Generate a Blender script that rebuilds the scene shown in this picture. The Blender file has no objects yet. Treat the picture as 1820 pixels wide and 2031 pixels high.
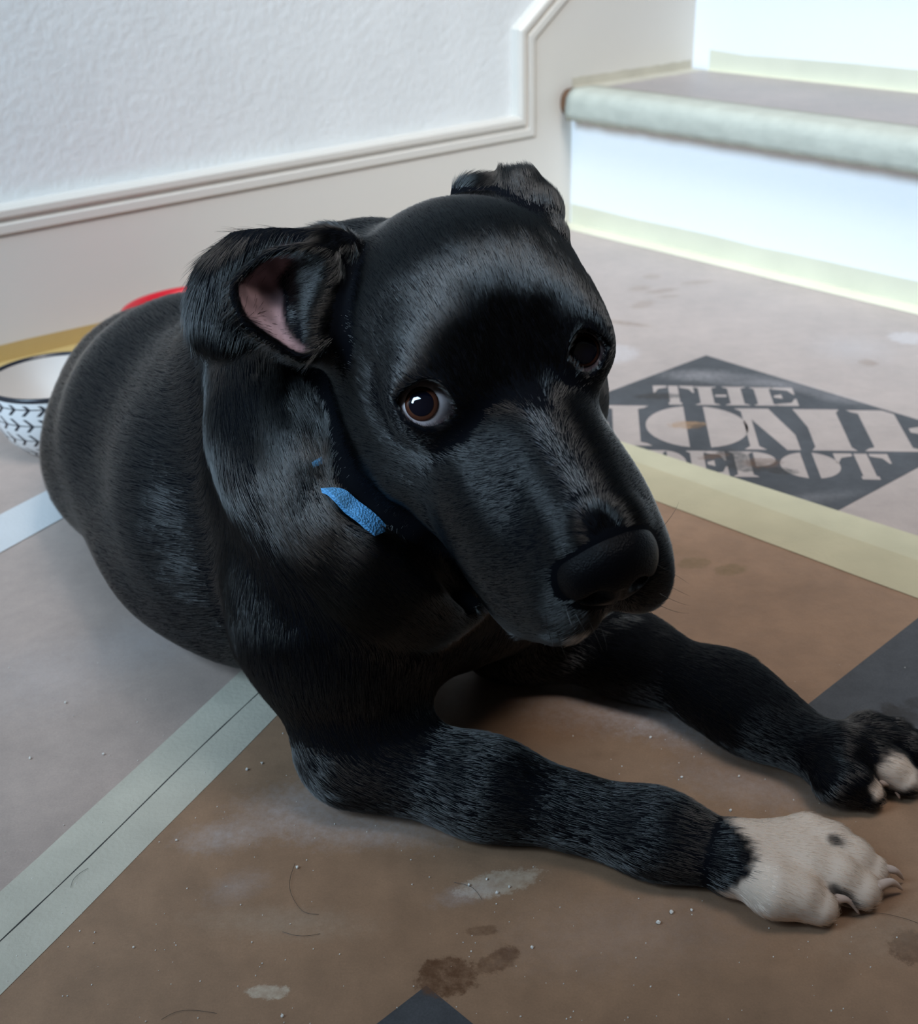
import bpy, math, random
import numpy as np
from mathutils import Vector, Matrix

sc = bpy.context.scene
COL = sc.collection
random.seed(7)
RNG = np.random.default_rng(11)

# ------------------------------------------------------------------ camera
CAM_H, CAM_F, CAM_P, CAM_R = 0.42, 2450.0, math.radians(26.82), math.radians(-1.70)
FW = np.array([0, math.cos(CAM_P), -math.sin(CAM_P)])
UP0 = np.array([0, math.sin(CAM_P), math.cos(CAM_P)])
RT0 = np.array([1.0, 0, 0])
RT = RT0 * math.cos(CAM_R) + UP0 * math.sin(CAM_R)
UP = UP0 * math.cos(CAM_R) - RT0 * math.sin(CAM_R)
EYE = np.array([0, 0, CAM_H])
cam_d = bpy.data.cameras.new('camera')
cam = bpy.data.objects.new('camera', cam_d)
COL.objects.link(cam)
M = Matrix.Identity(4)
for i in range(3):
    M[i][0], M[i][1], M[i][2], M[i][3] = RT[i], UP[i], -FW[i], EYE[i]
cam.matrix_world = M
cam_d.sensor_fit = 'HORIZONTAL'
cam_d.sensor_width = 36.0
cam_d.lens = 36.0 * CAM_F / 1820.0
cam_d.clip_start = 0.01
cam_d.dof.use_dof = True
cam_d.dof.focus_distance = 0.56
cam_d.dof.aperture_fstop = 16.0
sc.camera = cam


def ray(px, py):
    return FW + RT * (px - 910.0) / CAM_F - UP * (py - 1015.5) / CAM_F


def at(px, py, z=0.0):
    """the point of the horizontal plane at height z seen at a pixel"""
    d = ray(px, py)
    return EYE + d * (z - CAM_H) / d[2]


def atd(px, py, depth):
    return EYE + ray(px, py) * depth


# ------------------------------------------------------------------ light
sc.view_settings.view_transform = 'Standard'
sc.view_settings.look = 'None'
sc.view_settings.exposure = 0.06
sc.view_settings.gamma = 1.0
sc.view_settings.use_curve_mapping = False
world = bpy.data.worlds.new('world')
sc.world = world
world.use_nodes = True
bg = world.node_tree.nodes['Background']
bg.inputs['Color'].default_value = (0.86, 0.93, 1.0, 1)
bg.inputs['Strength'].default_value = 0.025

AZ = math.radians(39.25)
WD = np.array([math.cos(AZ), math.sin(AZ), 0])      # along the wall, away from the camera
SD = np.array([math.sin(AZ), -math.cos(AZ), 0])     # along the stair riser, out of the wall
C0 = np.array([0.1574, 1.7217, 0])                  # corner of wall, riser and floor
ZD = np.array([0, 0, 1.0])


def W(a, b, z=0.0):
    """room coordinates: a along the wall past the riser, b out of the wall, z up"""
    return C0 + WD * a + SD * b + ZD * z


def area(name, loc, target, sx, sy, power, color):
    d = bpy.data.lights.new(name, 'AREA')
    d.shape = 'RECTANGLE'
    d.size, d.size_y, d.energy, d.color = sx, sy, power, color
    o = bpy.data.objects.new(name, d)
    COL.objects.link(o)
    o.location = loc
    o.rotation_euler = (Vector(target) - Vector(loc)).to_track_quat('-Z', 'Y').to_euler()
    return o


win = area('window_daylight', W(-3.1, 0.87, 1.95), W(0.0, 0.75, 0.30), 1.35, 1.35, 44, (0.56, 0.785, 1.0))
win.data.spread = math.radians(100)
lamp = area('stairs_fill', W(-0.5, 1.3, 2.0), W(-0.1, 0.4, 0.1), 0.8, 0.8, 4.9, (1.0, 0.94, 0.90))  # unseen fill, added to brighten the wall, stairs and far floor
lamp.data.spread = math.radians(60)
lamp2 = area('overhead_fill', W(-1.0, 1.1, 2.1), W(-0.5, 0.3, 0.2), 0.8, 0.8, 1.2, (0.85, 0.92, 1.0))  # weak second fill, added overhead to lift the wall and floor
lamp2.data.spread = math.radians(60)

# ------------------------------------------------------------------ helpers


def tag(o, label=None, cat=None, group=None, kind=None):
    if label: o['label'] = label
    if cat: o['category'] = cat
    if group: o['group'] = group
    if kind: o['kind'] = kind
    return o


def empty(name, loc):
    o = bpy.data.objects.new(name, None)
    COL.objects.link(o)
    o.location = loc
    o.empty_display_size = 0.02
    return o


def link(name, me, parent=None, mat=None):
    o = bpy.data.objects.new(name, me)
    COL.objects.link(o)
    if mat: me.materials.append(mat)
    if parent is not None:
        o.parent = parent
        if parent.parent is None:       # children are modelled in world coordinates
            o.matrix_parent_inverse = Matrix.Translation(parent.location).inverted()
    return o


def meshobj(name, verts, faces, mat, parent=None, smooth=False):
    me = bpy.data.meshes.new(name)
    me.from_pydata([tuple(map(float, v)) for v in verts], [], faces)
    me.update()
    if smooth:
        me.polygons.foreach_set('use_smooth', [True] * len(me.polygons))
    return link(name, me, parent, mat)


def prism(poly, off):
    """solid from a planar polygon and an offset vector"""
    n = len(poly)
    v = [np.array(p, float) for p in poly] + [np.array(p, float) + off for p in poly]
    f = [list(range(n))[::-1], [n + i for i in range(n)]]
    f += [[i, (i + 1) % n, n + (i + 1) % n, n + i] for i in range(n)]
    return v, f


def join(parts):
    V, F = [], []
    for v, f in parts:
        b = len(V)
        V += list(v)
        F += [[i + b for i in q] for q in f]
    return V, F


def mat_new(name):
    m = bpy.data.materials.new(name)
    m.use_nodes = True
    nt = m.node_tree
    return m, nt, nt.nodes['Principled BSDF']


def N(nt, typ, **kw):
    n = nt.nodes.new(typ)
    for k, v in kw.items():
        if k in n.inputs.keys() if isinstance(k, str) else False:
            n.inputs[k].default_value = v
        else:
            setattr(n, k, v)
    return n


def simple(name, col, rough=0.5, bump=0.0, bscale=200.0, spec=0.5, var=0.0, vscale=12.0):
    m, nt, b = mat_new(name)
    b.inputs['Roughness'].default_value = rough
    b.inputs['Specular IOR Level'].default_value = spec
    b.inputs['Base Color'].default_value = (*col, 1)
    tc = N(nt, 'ShaderNodeNewGeometry')
    if var:
        ns = N(nt, 'ShaderNodeTexNoise')
        ns.inputs['Scale'].default_value = vscale
        ns.inputs['Detail'].default_value = 6
        nt.links.new(tc.outputs['Position'], ns.inputs['Vector'])
        mr = N(nt, 'ShaderNodeMapRange')
        mr.inputs['From Min'].default_value = 0.3
        mr.inputs['From Max'].default_value = 0.7
        mr.inputs['To Min'].default_value = 1 - var
        mr.inputs['To Max'].default_value = 1 + var
        nt.links.new(ns.outputs['Fac'], mr.inputs['Value'])
        mx = N(nt, 'ShaderNodeVectorMath', operation='SCALE')
        mx.inputs[0].default_value = col
        nt.links.new(mr.outputs['Result'], mx.inputs['Scale'])
        nt.links.new(mx.outputs['Vector'], b.inputs['Base Color'])
    if bump:
        ns = N(nt, 'ShaderNodeTexNoise')
        ns.inputs['Scale'].default_value = bscale
        ns.inputs['Detail'].default_value = 4
        nt.links.new(tc.outputs['Position'], ns.inputs['Vector'])
        bp = N(nt, 'ShaderNodeBump')
        bp.inputs['Strength'].default_value = bump
        bp.inputs['Distance'].default_value = 0.002
        nt.links.new(ns.outputs['Fac'], bp.inputs['Height'])
        nt.links.new(bp.outputs['Normal'], b.inputs['Normal'])
    return m


QUICK = False
# ------------------------------------------------------------------ setting: materials
m_wall = simple('wall_plaster', (0.755, 0.775, 0.775), 0.9, 0.48, 115, var=0.03)
m_trim = simple('white_gloss_paint', (0.665, 0.635, 0.58), 0.35, 0.05, 30)
m_riser = simple('white_riser_paint', (0.90, 0.91, 0.92), 0.5)
m_part = simple('shade_wall_brown', (0.10, 0.07, 0.05), 0.7, var=0.1)
m_floor = simple('subfloor_wood', (0.26, 0.18, 0.13), 0.7, var=0.15)
m_wood = simple('brown_tread_wood', (0.12, 0.06, 0.03), 0.5, var=0.3, vscale=60)
RH, TD, NOZ, SK, BT = 0.1793, 0.2417, 0.0215, 0.1538, 0.014


def marks_material(name, base, marks, mott=0.12, rough=0.45, grain=0.10, sheen=0.35, spec=0.5):
    """plain matt colour with mottling, fine fibres, and stains or dust (x, y, half sizes, angle, colour, strength) of their own"""
    m, nt, b = mat_new(name)
    L = nt.links.new
    b.inputs['Roughness'].default_value = rough
    b.inputs['Specular IOR Level'].default_value = spec
    b.inputs['Sheen Weight'].default_value = sheen
    b.inputs['Sheen Roughness'].default_value = 0.45
    g = N(nt, 'ShaderNodeNewGeometry')

    def noise(scale, det=5.0, rgh=0.6):
        n = N(nt, 'ShaderNodeTexNoise')
        n.inputs['Scale'].default_value = scale
        n.inputs['Detail'].default_value = det
        n.inputs['Roughness'].default_value = rgh
        L(g.outputs['Position'], n.inputs['Vector'])
        return n

    def mapr(sock, a, b_, c, d):
        r = N(nt, 'ShaderNodeMapRange')
        for k, v in zip(('From Min', 'From Max', 'To Min', 'To Max'), (a, b_, c, d)):
            r.inputs[k].default_value = v
        L(sock, r.inputs['Value'])
        return r.outputs['Result']

    def math_(op, a, b_):
        n = N(nt, 'ShaderNodeMath', operation=op)
        for i, q in enumerate((a, b_)):
            if isinstance(q, (int, float)): n.inputs[i].default_value = q
            else: L(q, n.inputs[i])
        return n.outputs[0]
    f = math_('MULTIPLY', mapr(noise(7).outputs['Fac'], 0.3, 0.7, 1 - mott, 1 + mott), mapr(noise(900, 3, 0.7).outputs['Fac'], 0.25, 0.75, 1 - grain, 1 + grain))
    f = math_('MULTIPLY', f, mapr(noise(55, 8, 0.7).outputs['Fac'], 0.3, 0.7, 1 - mott * 0.8, 1 + mott * 0.8))
    sc_ = N(nt, 'ShaderNodeVectorMath', operation='SCALE')
    sc_.inputs[0].default_value = base
    L(f, sc_.inputs['Scale'])
    cur = sc_.outputs['Vector']
    nz = noise(190, 8, 0.8)
    off = N(nt, 'ShaderNodeVectorMath', operation='SUBTRACT')
    L(nz.outputs['Color'], off.inputs[0])
    off.inputs[1].default_value = (0.5, 0.5, 0.5)
    nfac = noise(210, 6, 0.75).outputs['Fac']
    for (x, y, rx, ry, an, colr, st) in marks:
        mp = N(nt, 'ShaderNodeMapping', vector_type='TEXTURE')
        mp.inputs['Location'].default_value = (x, y, 0)
        mp.inputs['Rotation'].default_value = (0, 0, an)
        mp.inputs['Scale'].default_value = (rx, ry, 1)
        L(g.outputs['Position'], mp.inputs['Vector'])
        flat = N(nt, 'ShaderNodeVectorMath', operation='MULTIPLY')
        flat.inputs[1].default_value = (1, 1, 0)
        L(mp.outputs['Vector'], flat.inputs[0])
        ad = N(nt, 'ShaderNodeVectorMath', operation='MULTIPLY_ADD')
        L(off.outputs['Vector'], ad.inputs[0])
        w_ = 1.9 if st > 0.45 else 1.8
        ad.inputs[1].default_value = (w_, w_, 0)
        L(flat.outputs['Vector'], ad.inputs[2])
        le = N(nt, 'ShaderNodeVectorMath', operation='LENGTH')
        L(ad.outputs['Vector'], le.inputs[0])
        soft = 0.8 if st > 0.45 else 0.0
        mk = mapr(le.outputs['Value'], soft, 1.05, st, 0.0)
        mk = math_('MULTIPLY', mk, mapr(nfac, 0.35, 0.6, 0.45, 1.0))
        mx = N(nt, 'ShaderNodeMix', data_type='RGBA')
        L(mk, mx.inputs['Factor'])
        L(cur, mx.inputs[6])
        mx.inputs[7].default_value = (*colr, 1)
        cur = mx.outputs[2]
    L(cur, b.inputs['Base Color'])
    bp = N(nt, 'ShaderNodeBump')
    bp.inputs['Strength'].default_value = 0.25
    bp.inputs['Distance'].default_value = 0.0015
    L(noise(60, 8, 0.7).outputs['Fac'], bp.inputs['Height'])
    L(bp.outputs['Normal'], b.inputs['Normal'])
    return m


BRN, DRK, OLV, DUST, CRM, TAN = (0.10, 0.045, 0.02), (0.02, 0.015, 0.012), (0.17, 0.11, 0.045), (0.50, 0.47, 0.48), (0.55, 0.46, 0.36), (0.20, 0.12, 0.07)
MK = []
for px, py, rx, ry, an, c_, st in (
        (885, 1938, .014, .012, .3, BRN, .95), (850, 1922, .006, .004, .8, BRN, .7), (985, 1905, .011, .006, .6, BRN, .7), (1010, 1890, .005, .004, 0, BRN, .6), (955, 1846, .009, .003, .1, BRN, .6),
        (1806, 1878, .011, .009, 1., BRN, .8), (1375, 1117, .013, .008, .2, OLV, .7), (1448, 1130, .013, .008, .2, OLV, .75), (1320, 1095, .03, .012, 0, OLV, .35),
        (1268, 572, .016, .010, .5, TAN, .5), (1312, 577, .022, .008, .3, TAN, .55), (1382, 560, .022, .007, .2, TAN, .5), (1292, 548, .012, .010, .2, TAN, .5), (1275, 604, .02, .010, .8, TAN, .5),
        (1325, 588, .014, .006, .2, TAN, .5), (1232, 640, .035, .007, -.5, TAN, .6), (1721, 719, .009, .010, .6, TAN, .7), (1362, 843, .017, .009, 0, (.30, .17, .08), .85), (1385, 846, .007, .006, 0, DRK, .7),
        (1450, 903, .015, .012, -.5, DRK, .85), (1480, 925, .017, .012, -.2, DRK, .8), (1510, 918, .017, .010, 0, BRN, .7), (1415, 905, .014, .005, .3, BRN, .7), (1550, 934, .013, .007, -.3, DRK, .85), (1305, 786, .022, .008, -.05, DRK, .85),
        (1190, 1497, .014, .006, .1, BRN, .38), (1320, 1465, .006, .008, .3, BRN, .35), (1785, 1420, .012, .011, 0, DRK, .7), (1765, 1410, .006, .008, 0, DRK, .6), (1815, 1395, .007, .006, 0, DRK, .6),
        (440, 1660, .026, .014, .1, DUST, .44), (600, 1600, .042, .024, .2, DUST, .44), (740, 1645, .06, .017, -.05, DUST, .44), (990, 1752, .022, .008, .3, CRM, .60), (930, 1772, .02, .008, .3, DUST, .4),
        (530, 1968, .010, .004, -.05, CRM, .75), (1180, 1400, .06, .03, -.2, DUST, .42), (1370, 1450, .055, .024, -.5, DUST, .44), (1290, 1420, .04, .02, -.3, DUST, .4), (1500, 1560, .05, .02, -.4, DUST, .3), (300, 1270, .05, .04, 0, DUST, .3), (90, 1340, .06, .05, 0, DUST, .25),  # dust between the legs made stronger, so its colour also brightens the shaded floor
        (1390, 745, .045, .02, -.1, DUST, .42), (1540, 760, .05, .018, -.6, DUST, .3), (1660, 790, .04, .014, -.7, DUST, .25), (1690, 690, .05, .05, 0, DUST, .4), (1210, 700, .03, .03, 0, DUST, .55), (1800, 670, .02, .02, 0, DUST, .7),
        (1470, 760, .05, .012, -.2, DUST, .2), (1600, 990, .05, .012, .2, DUST, .18), (560, 1830, .05, .012, -.1, CRM, .25), (470, 1760, .018, .012, .5, DUST, .25), (1750, 1850, .05, .02, 0, CRM, .18), (1250, 1850, .07, .03, .1, DUST, .12)):
    p_ = at(px, py)
    MK.append((p_[0], p_[1], rx, ry, an, c_, st))
PAPER = (0.275, 0.165, 0.100)
m_paper = marks_material('brown_builders_paper', PAPER, MK, 0.17, sheen=0.20, spec=0.3)
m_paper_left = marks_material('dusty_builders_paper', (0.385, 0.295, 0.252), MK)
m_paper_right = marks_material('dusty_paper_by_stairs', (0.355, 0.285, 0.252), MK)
m_ink = marks_material('dark_printed_ink', (0.052, 0.054, 0.060), MK, 0.30, 0.65, 0.25, 0.05)
m_tape = simple('cream_masking_tape', (0.48, 0.44, 0.30), 0.6, 0.2, 400, var=0.07, vscale=25)
m_tapeg = simple('pale_green_masking_tape', (0.51, 0.475, 0.39), 0.6, 0.2, 400, var=0.08, vscale=30)
m_tapew = simple('white_masking_tape', (0.60, 0.60, 0.60), 0.6, 0.2, 400, var=0.05)
m_tapey = simple('yellow_masking_tape', (0.70, 0.68, 0.54), 0.6, 0.2, 300, var=0.05)
m_tapet = simple('tan_masking_tape', (0.50, 0.36, 0.14), 0.6, 0.2, 300, var=0.06)
m_tapel = simple('yellowed_masking_tape', (0.44, 0.385, 0.25), 0.6, 0.2, 400, var=0.07, vscale=25)
m_tapen = simple('crumpled_pale_tape', (0.46, 0.475, 0.41), 0.55, 0.3, 150, var=0.08, vscale=40)
m_tread_paper = marks_material('stair_paper', (0.27, 0.205, 0.175), [], 0.16)


def roombox(name, a0, a1, b0, b1, z0, z1, mat, parent=None):
    v, f = prism([W(a0, b0, z0), W(a1, b0, z0), W(a1, b1, z0), W(a0, b1, z0)], ZD * (z1 - z0))
    return meshobj(name, v, f[:2] + f[2:], mat, parent)


def onwall(px, py, b):
    """room coordinates a, z of the point of the plane b = const seen at a pixel"""
    d = ray(px, py)
    t = ((C0 + SD * b - EYE) @ SD) / (d @ SD)
    p = EYE + d * t
    return (p - C0) @ WD, p[2]


# ------------------------------------------------------------------ setting: floor, wall, skirting, stairs
ZF = -0.0014
tag(roombox('floor', -3.6, 0.0, -0.15, 2.4, -0.05, ZF, m_floor), kind='structure')
tag(roombox('wall_left', -3.6, 2.6, -0.15, 0, ZF, 2.6, m_wall), kind='structure')
# low unseen partition added behind the camera to shade the near floor and legs
v, f = prism([np.array(q) for q in ((-1.0, -0.26, ZF), (1.5, -0.26, ZF), (1.5, -0.16, ZF), (-1.0, -0.16, ZF))], ZD * 1.04)
tag(meshobj('shade_wall', v, f, m_part), kind='structure')
a1, _ = onwall(1062, 250, BT)
_, z1 = onwall(1074, 78, BT)
pit = math.atan2(RH, TD)
CW = 0.030
slope_end = 2.2
board = [(-3.6, ZF), (slope_end, ZF), (slope_end, z1 + math.tan(pit) * (slope_end - a1)), (a1, z1), (a1, SK - CW), (-3.6, SK - CW)]
v, f = prism([W(a, 0, z) for a, z in board], SD * BT)
tag(meshobj('baseboard_left', v, f, m_trim), kind='structure')
# moulded cap, mitred round the corners: profile (inwards from the outer edge, out of the wall)
prof = [(0, 0), (0, .013), (.004, .017), (.010, .017), (.013, .013), (.016, .013), (.018, .0165), (.026, .0165), (.030, .012), (.030, 0)]
path = [(-3.6, SK - CW), (a1, SK - CW), (a1, z1), (slope_end, z1 + math.tan(pit) * (slope_end - a1))]
V_, F_ = [], []
dirs_ = []
for p, q in zip(path[:-1], path[1:]):
    d_ = np.array(q) - np.array(p)
    dirs_.append(d_ / np.linalg.norm(d_))
for i, p in enumerate(path):
    d0, d1 = dirs_[max(i - 1, 0)], dirs_[min(i, len(dirs_) - 1)]
    n0, n1 = np.array([-d0[1], d0[0]]), np.array([-d1[1], d1[0]])
    mt = (n0 + n1) / (1 + n0 @ n1)
    for u_, b_ in prof:
        w_ = np.array(p) + mt * (CW - u_)
        V_.append(W(w_[0], b_, w_[1]))
n_ = len(prof)
for i in range(len(path) - 1):
    for j in range(n_ - 1):
        F_.append([i * n_ + j, (i + 1) * n_ + j, (i + 1) * n_ + j + 1, i * n_ + j + 1])
tag(meshobj('trim_1', V_, F_, m_trim), kind='structure')

stairs = empty('staircase', W(0, 1.2, 0))
tag(stairs, 'white painted staircase with papered tread rising at the right', 'stairs')
BW = 2.0
roombox('riser', 0, 0.02, BT, BW, ZF, RH - 0.034, m_riser, stairs)
roombox('riser', TD, TD + 0.02, BT, BW, RH - 0.03, 2 * RH - 0.034, m_riser, stairs)


def tread(z, a_):
    r_, t_ = 0.015, 0.034
    pr_ = [(TD + 0.02, z)] + [(-NOZ + r_ - r_ * math.sin(q), z - r_ + r_ * math.cos(q)) for q in np.linspace(0, math.pi / 2, 6)] + \
        [(-NOZ + r_ - r_ * math.cos(q), z - t_ + r_ - r_ * math.sin(q)) for q in np.linspace(0, math.pi / 2, 6)] + [(TD + 0.02, z - t_)]
    v, f = prism([W(a_ + x, BT, y) for x, y in pr_], SD * (BW - BT))
    return meshobj('tread', v, f, m_wood, stairs)


tread(RH, 0)
tread(2 * RH, TD)
roombox('riser', 2 * TD, 2 * TD + 0.02, BT, BW, 2 * RH - 0.03, 3 * RH - 0.034, m_riser, stairs)

# ------------------------------------------------------------------ floor covering: paper sheets, printed squares, tape


def slab(name, poly, z0, z1, mat, parent=None):
    v, f = prism([np.array([p[0], p[1], z0]) for p in poly], ZD * (z1 - z0))
    a = sum((poly[i][0] * poly[(i + 1) % len(poly)][1] - poly[(i + 1) % len(poly)][0] * poly[i][1]) for i in range(len(poly)))
    if a < 0: f = [q[::-1] for q in f]
    return meshobj(name, v, f, mat, parent)


def strip_along(p, q, ext0, ext1):
    p, q = np.array(p[:2]), np.array(q[:2])
    d = (q - p) / np.linalg.norm(q - p)
    return p - d * ext0, q + d * ext1


def clip(poly, p, n):
    """keep the part of a convex polygon where (x - p).n >= 0"""
    out = []
    for i in range(len(poly)):
        a, b = np.array(poly[i]), np.array(poly[(i + 1) % len(poly)])
        da, db = (a - p) @ n, (b - p) @ n
        if da >= 0: out.append(a)
        if da * db < 0: out.append(a + (b - a) * da / (da - db))
    return out


room = [W(-2.4, BT)[:2], W(0, BT)[:2], W(0, 2.2)[:2], W(-2.4, 2.2)[:2]]
sL0, sL1 = strip_along(at(0, 1868), at(530, 1358), 1.0, 1.5)        # seam on the left
sR0, sR1 = strip_along(at(1262, 935), at(1820, 1135), 1.5, 1.5)     # seam on the right
sB0, sB1 = strip_along(at(0, 1058), at(102, 1003), 1.0, 0.5)        # seam at the far left
nL = np.array([-(sL1 - sL0)[1], (sL1 - sL0)[0]]); nL /= np.linalg.norm(nL)
if nL[0] > 0: nL = -nL                                              # to the left
nR = np.array([-(sR1 - sR0)[1], (sR1 - sR0)[0]]); nR /= np.linalg.norm(nR)
if nR[1] < 0: nR = -nR                                              # to the stairs
nB = np.array([-(sB1 - sB0)[1], (sB1 - sB0)[0]]); nB /= np.linalg.norm(nB)
if nB[1] < 0: nB = -nB
ga = 0.0006
near_left = clip(clip(clip(room, sL0 + nL * ga, nL), sB0 - nB * ga, -nB), sR0 - nR * ga, -nR)
middle = clip(clip(clip(room, sL0 - nL * ga, -nL), sR0 - nR * ga, -nR), sB0 - nB * ga, -nB)
far_right = clip(room, sR0 + nR * ga, nR)
far_left = clip(clip(room, sB0 + nB * ga, nB), sR0 - nR * ga, -nR)
sheetM = tag(slab('paper_sheet', middle, ZF, 0, m_paper), 'brown builders paper sheet under the front legs of the dog, printed with dark squares', 'floor paper', 'brown paper sheets taped to the floor')
sheetL = tag(slab('paper_sheet', near_left, ZF, -0.0002, m_paper_left), 'brown builders paper sheet at the left, beyond the pale green tape seam', 'floor paper', 'brown paper sheets taped to the floor')
sheetR = tag(slab('paper_sheet', far_right, ZF, -0.0001, m_paper_right), 'brown builders paper sheet before the stair riser, printed with a dark lettered square', 'floor paper', 'brown paper sheets taped to the floor')
sheetB = tag(slab('paper_sheet', far_left, ZF, -0.0003, m_paper_left), 'brown builders paper sheet along the skirting under the patterned bowl', 'floor paper', 'brown paper sheets taped to the floor')

# printed squares
SIDE = 0.2835
Tt = at(1400, 705)[:2]
th_ = math.radians(-140.0)
dl_ = np.array([math.cos(th_), math.sin(th_)])
dr_ = np.array([-dl_[1], dl_[0]])
sq = [Tt, Tt + dl_ * SIDE, Tt + (dl_ + dr_) * SIDE, Tt + dr_ * SIDE]
ZI = 0.0001
slab('printed_square', clip(sq, sR0 + nR * 0.002, nR), -0.0001, ZI, m_ink, sheetR)
T2 = at(845, 1955)[:2]
th_ = math.radians(-136.6)
dl2 = np.array([math.cos(th_), math.sin(th_)])
dr2 = np.array([-dl2[1], dl2[0]])
slab('printed_square', [T2, T2 + dl2 * SIDE, T2 + (dl2 + dr2) * SIDE, T2 + dr2 * SIDE], 0, ZI, m_ink, sheetM)
T3 = at(1580, 1414)[:2]
sq3 = [T3, T3 + dr2 * SIDE, T3 + (dr2 - dl2) * SIDE, T3 - dl2 * SIDE]
slab('printed_square', clip(sq3, sR0 - nR * 0.002, -nR), 0, ZI, m_ink, sheetM)

# stencil lettering: cut-out letters in a 0..1 cell, x to the right, y up


def R_(x0, y0, x1, y1): return [(x0, y0), (x1, y0), (x1, y1), (x0, y1)]


def slabstem(x0, x1, sl=0.10, sh=0.09):
    return [(x0 - sl, 0), (x1 + sl, 0), (x1 + sl * .6, sh * .6), (x1, sh), (x1, 1 - sh), (x1 + sl * .6, 1 - sh * .6), (x1 + sl, 1), (x0 - sl, 1), (x0 - sl * .6, 1 - sh * .6), (x0, 1 - sh), (x0, sh), (x0 - sl * .6, sh * .6)]


def bowl(cx, side, xin, rx, ry=0.5, n=18):
    """half of a round stencil letter: outer arc closed by an upright bar edge"""
    t0 = math.acos(min(1, abs(xin - cx) / rx))
    ts = np.linspace(-t0, t0, n)
    return [(cx + side * rx * math.cos(t), 0.5 + ry * math.sin(t)) for t in ts]


GL = {
    'T': [[(.34, 0), (.66, 0), (.66, .12), (.62, .12), (.62, 1), (.38, 1), (.38, .12), (.34, .12)], [(0, 1), (.34, 1), (.34, .90), (.12, .82), (.04, .62), (0, .62)], [(1, 1), (.66, 1), (.66, .90), (.88, .82), (.96, .62), (1, .62)]],
    'H': [slabstem(.12, .36, .10), slabstem(.64, .88, .10), R_(.40, .44, .60, .56)],
    'E': [slabstem(.12, .46, .10), [(.52, 1), (1, 1), (1, .62), (.96, .62), (.86, .84), (.52, .91)], [(.52, 0), (1, 0), (1, .38), (.96, .38), (.86, .16), (.52, .09)], [(.52, .45), (.70, .38), (.70, .62), (.52, .55)]],
    'O': [bowl(.5, -1, .40, .5), bowl(.5, 1, .60, .5)],
    'M': [[(0, 1), (.33, 1), (.50, .35), (.50, 0), (.38, 0), (.14, .72), (.14, .08), (.20, 0), (0, 0), (.06, .08), (.06, .92)], [(.56, 1), (1, 1), (.96, .92), (.96, .08), (1, 0), (.60, 0), (.64, .08), (.64, .55)]],
    'D': [slabstem(.10, .40, .10), bowl(.42, 1, .50, .58)],
    'P': [slabstem(.10, .42, .10), [(x, .70 + (y - .5) * .6) for x, y in bowl(.46, 1, .52, .50)]],
}
bl_ = math.radians(-6.3)
e1_ = np.array([math.cos(bl_), math.sin(bl_)])
e2_ = np.array([-e1_[1], e1_[0]])
PV, PF = [], []


def letter(ch, x0, x1, y0, y1, sk=0.0):
    global PV, PF
    for poly in GL[ch]:
        pts_ = [Tt + e1_ * (x0 + (x1 - x0) * x + sk * y) + e2_ * (y0 + (y1 - y0) * y) for x, y in poly]
        keep_ = clip(pts_, sR0 + nR * 0.002, nR) if any((p - sR0) @ nR < 0.002 for p in pts_) else pts_
        for q_, n_q in ((sq[0] + dl_ * 0.004, dl_), (sq[3] - dr_ * 0.004, -dr_)):
            if any((p - q_) @ n_q < 0 for p in keep_): keep_ = clip(keep_, q_, n_q)
        if len(keep_) < 3: continue
        v, f = prism([np.array([p[0], p[1], ZI]) for p in keep_], ZD * 0.0001)
        a_ = sum(keep_[i][0] * keep_[(i + 1) % len(keep_)][1] - keep_[(i + 1) % len(keep_)][0] * keep_[i][1] for i in range(len(keep_)))
        if a_ < 0: f = [q[::-1] for q in f]
        PV, PF = join([(PV, PF), (v, f)])


o_ = 0.041 * (-1)
# offsets measured along the baseline (e1) and down from the top corner (e2), metres
for ch, x0, x1, y0, y1 in (('T', -.056, -.019, -.1315, -.0845), ('H', -.021, .030, -.1315, -.0860), ('E', .031, .071, -.1315, -.0870),
                           ('H', -.155, -.060, -.224, -.135), ('O', -.066, .021, -.2265, -.1345), ('M', .013, .104, -.2285, -.1390), ('E', .108, .198, -.2285, -.1400),
                           ('D', -.066, -.036, -.2800, -.2330), ('E', -.036, -.004, -.2810, -.2330), ('P', -.001, .037, -.2820, -.2330), ('O', .038, .085, -.2830, -.2330), ('T', .083, .126, -.2830, -.2340)):
    letter(ch, x0, x1, y0, y1)
lt = meshobj('printed_lettering', PV, PF, m_paper_right, sheetR)

# tape


def tape(p, q, e0, e1, wid, off, z0, mat, label, group=None, th=0.00025):
    p, q = np.array(p[:2]), np.array(q[:2])
    d = (q - p) / np.linalg.norm(q - p)
    n = np.array([-d[1], d[0]])
    p, q = p - d * e0, q + d * e1
    n0 = 24
    poly = []
    for i in range(n0 + 1):
        poly.append(p + (q - p) * i / n0 + n * (off + wid / 2 + RNG.normal(0, 0.0003)))
    for i in range(n0, -1, -1):
        poly.append(p + (q - p) * i / n0 + n * (off - wid / 2 + RNG.normal(0, 0.0003)))
    return tag(slab('tape_strip', poly, z0, z0 + th, mat), label, 'tape', group)


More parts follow.
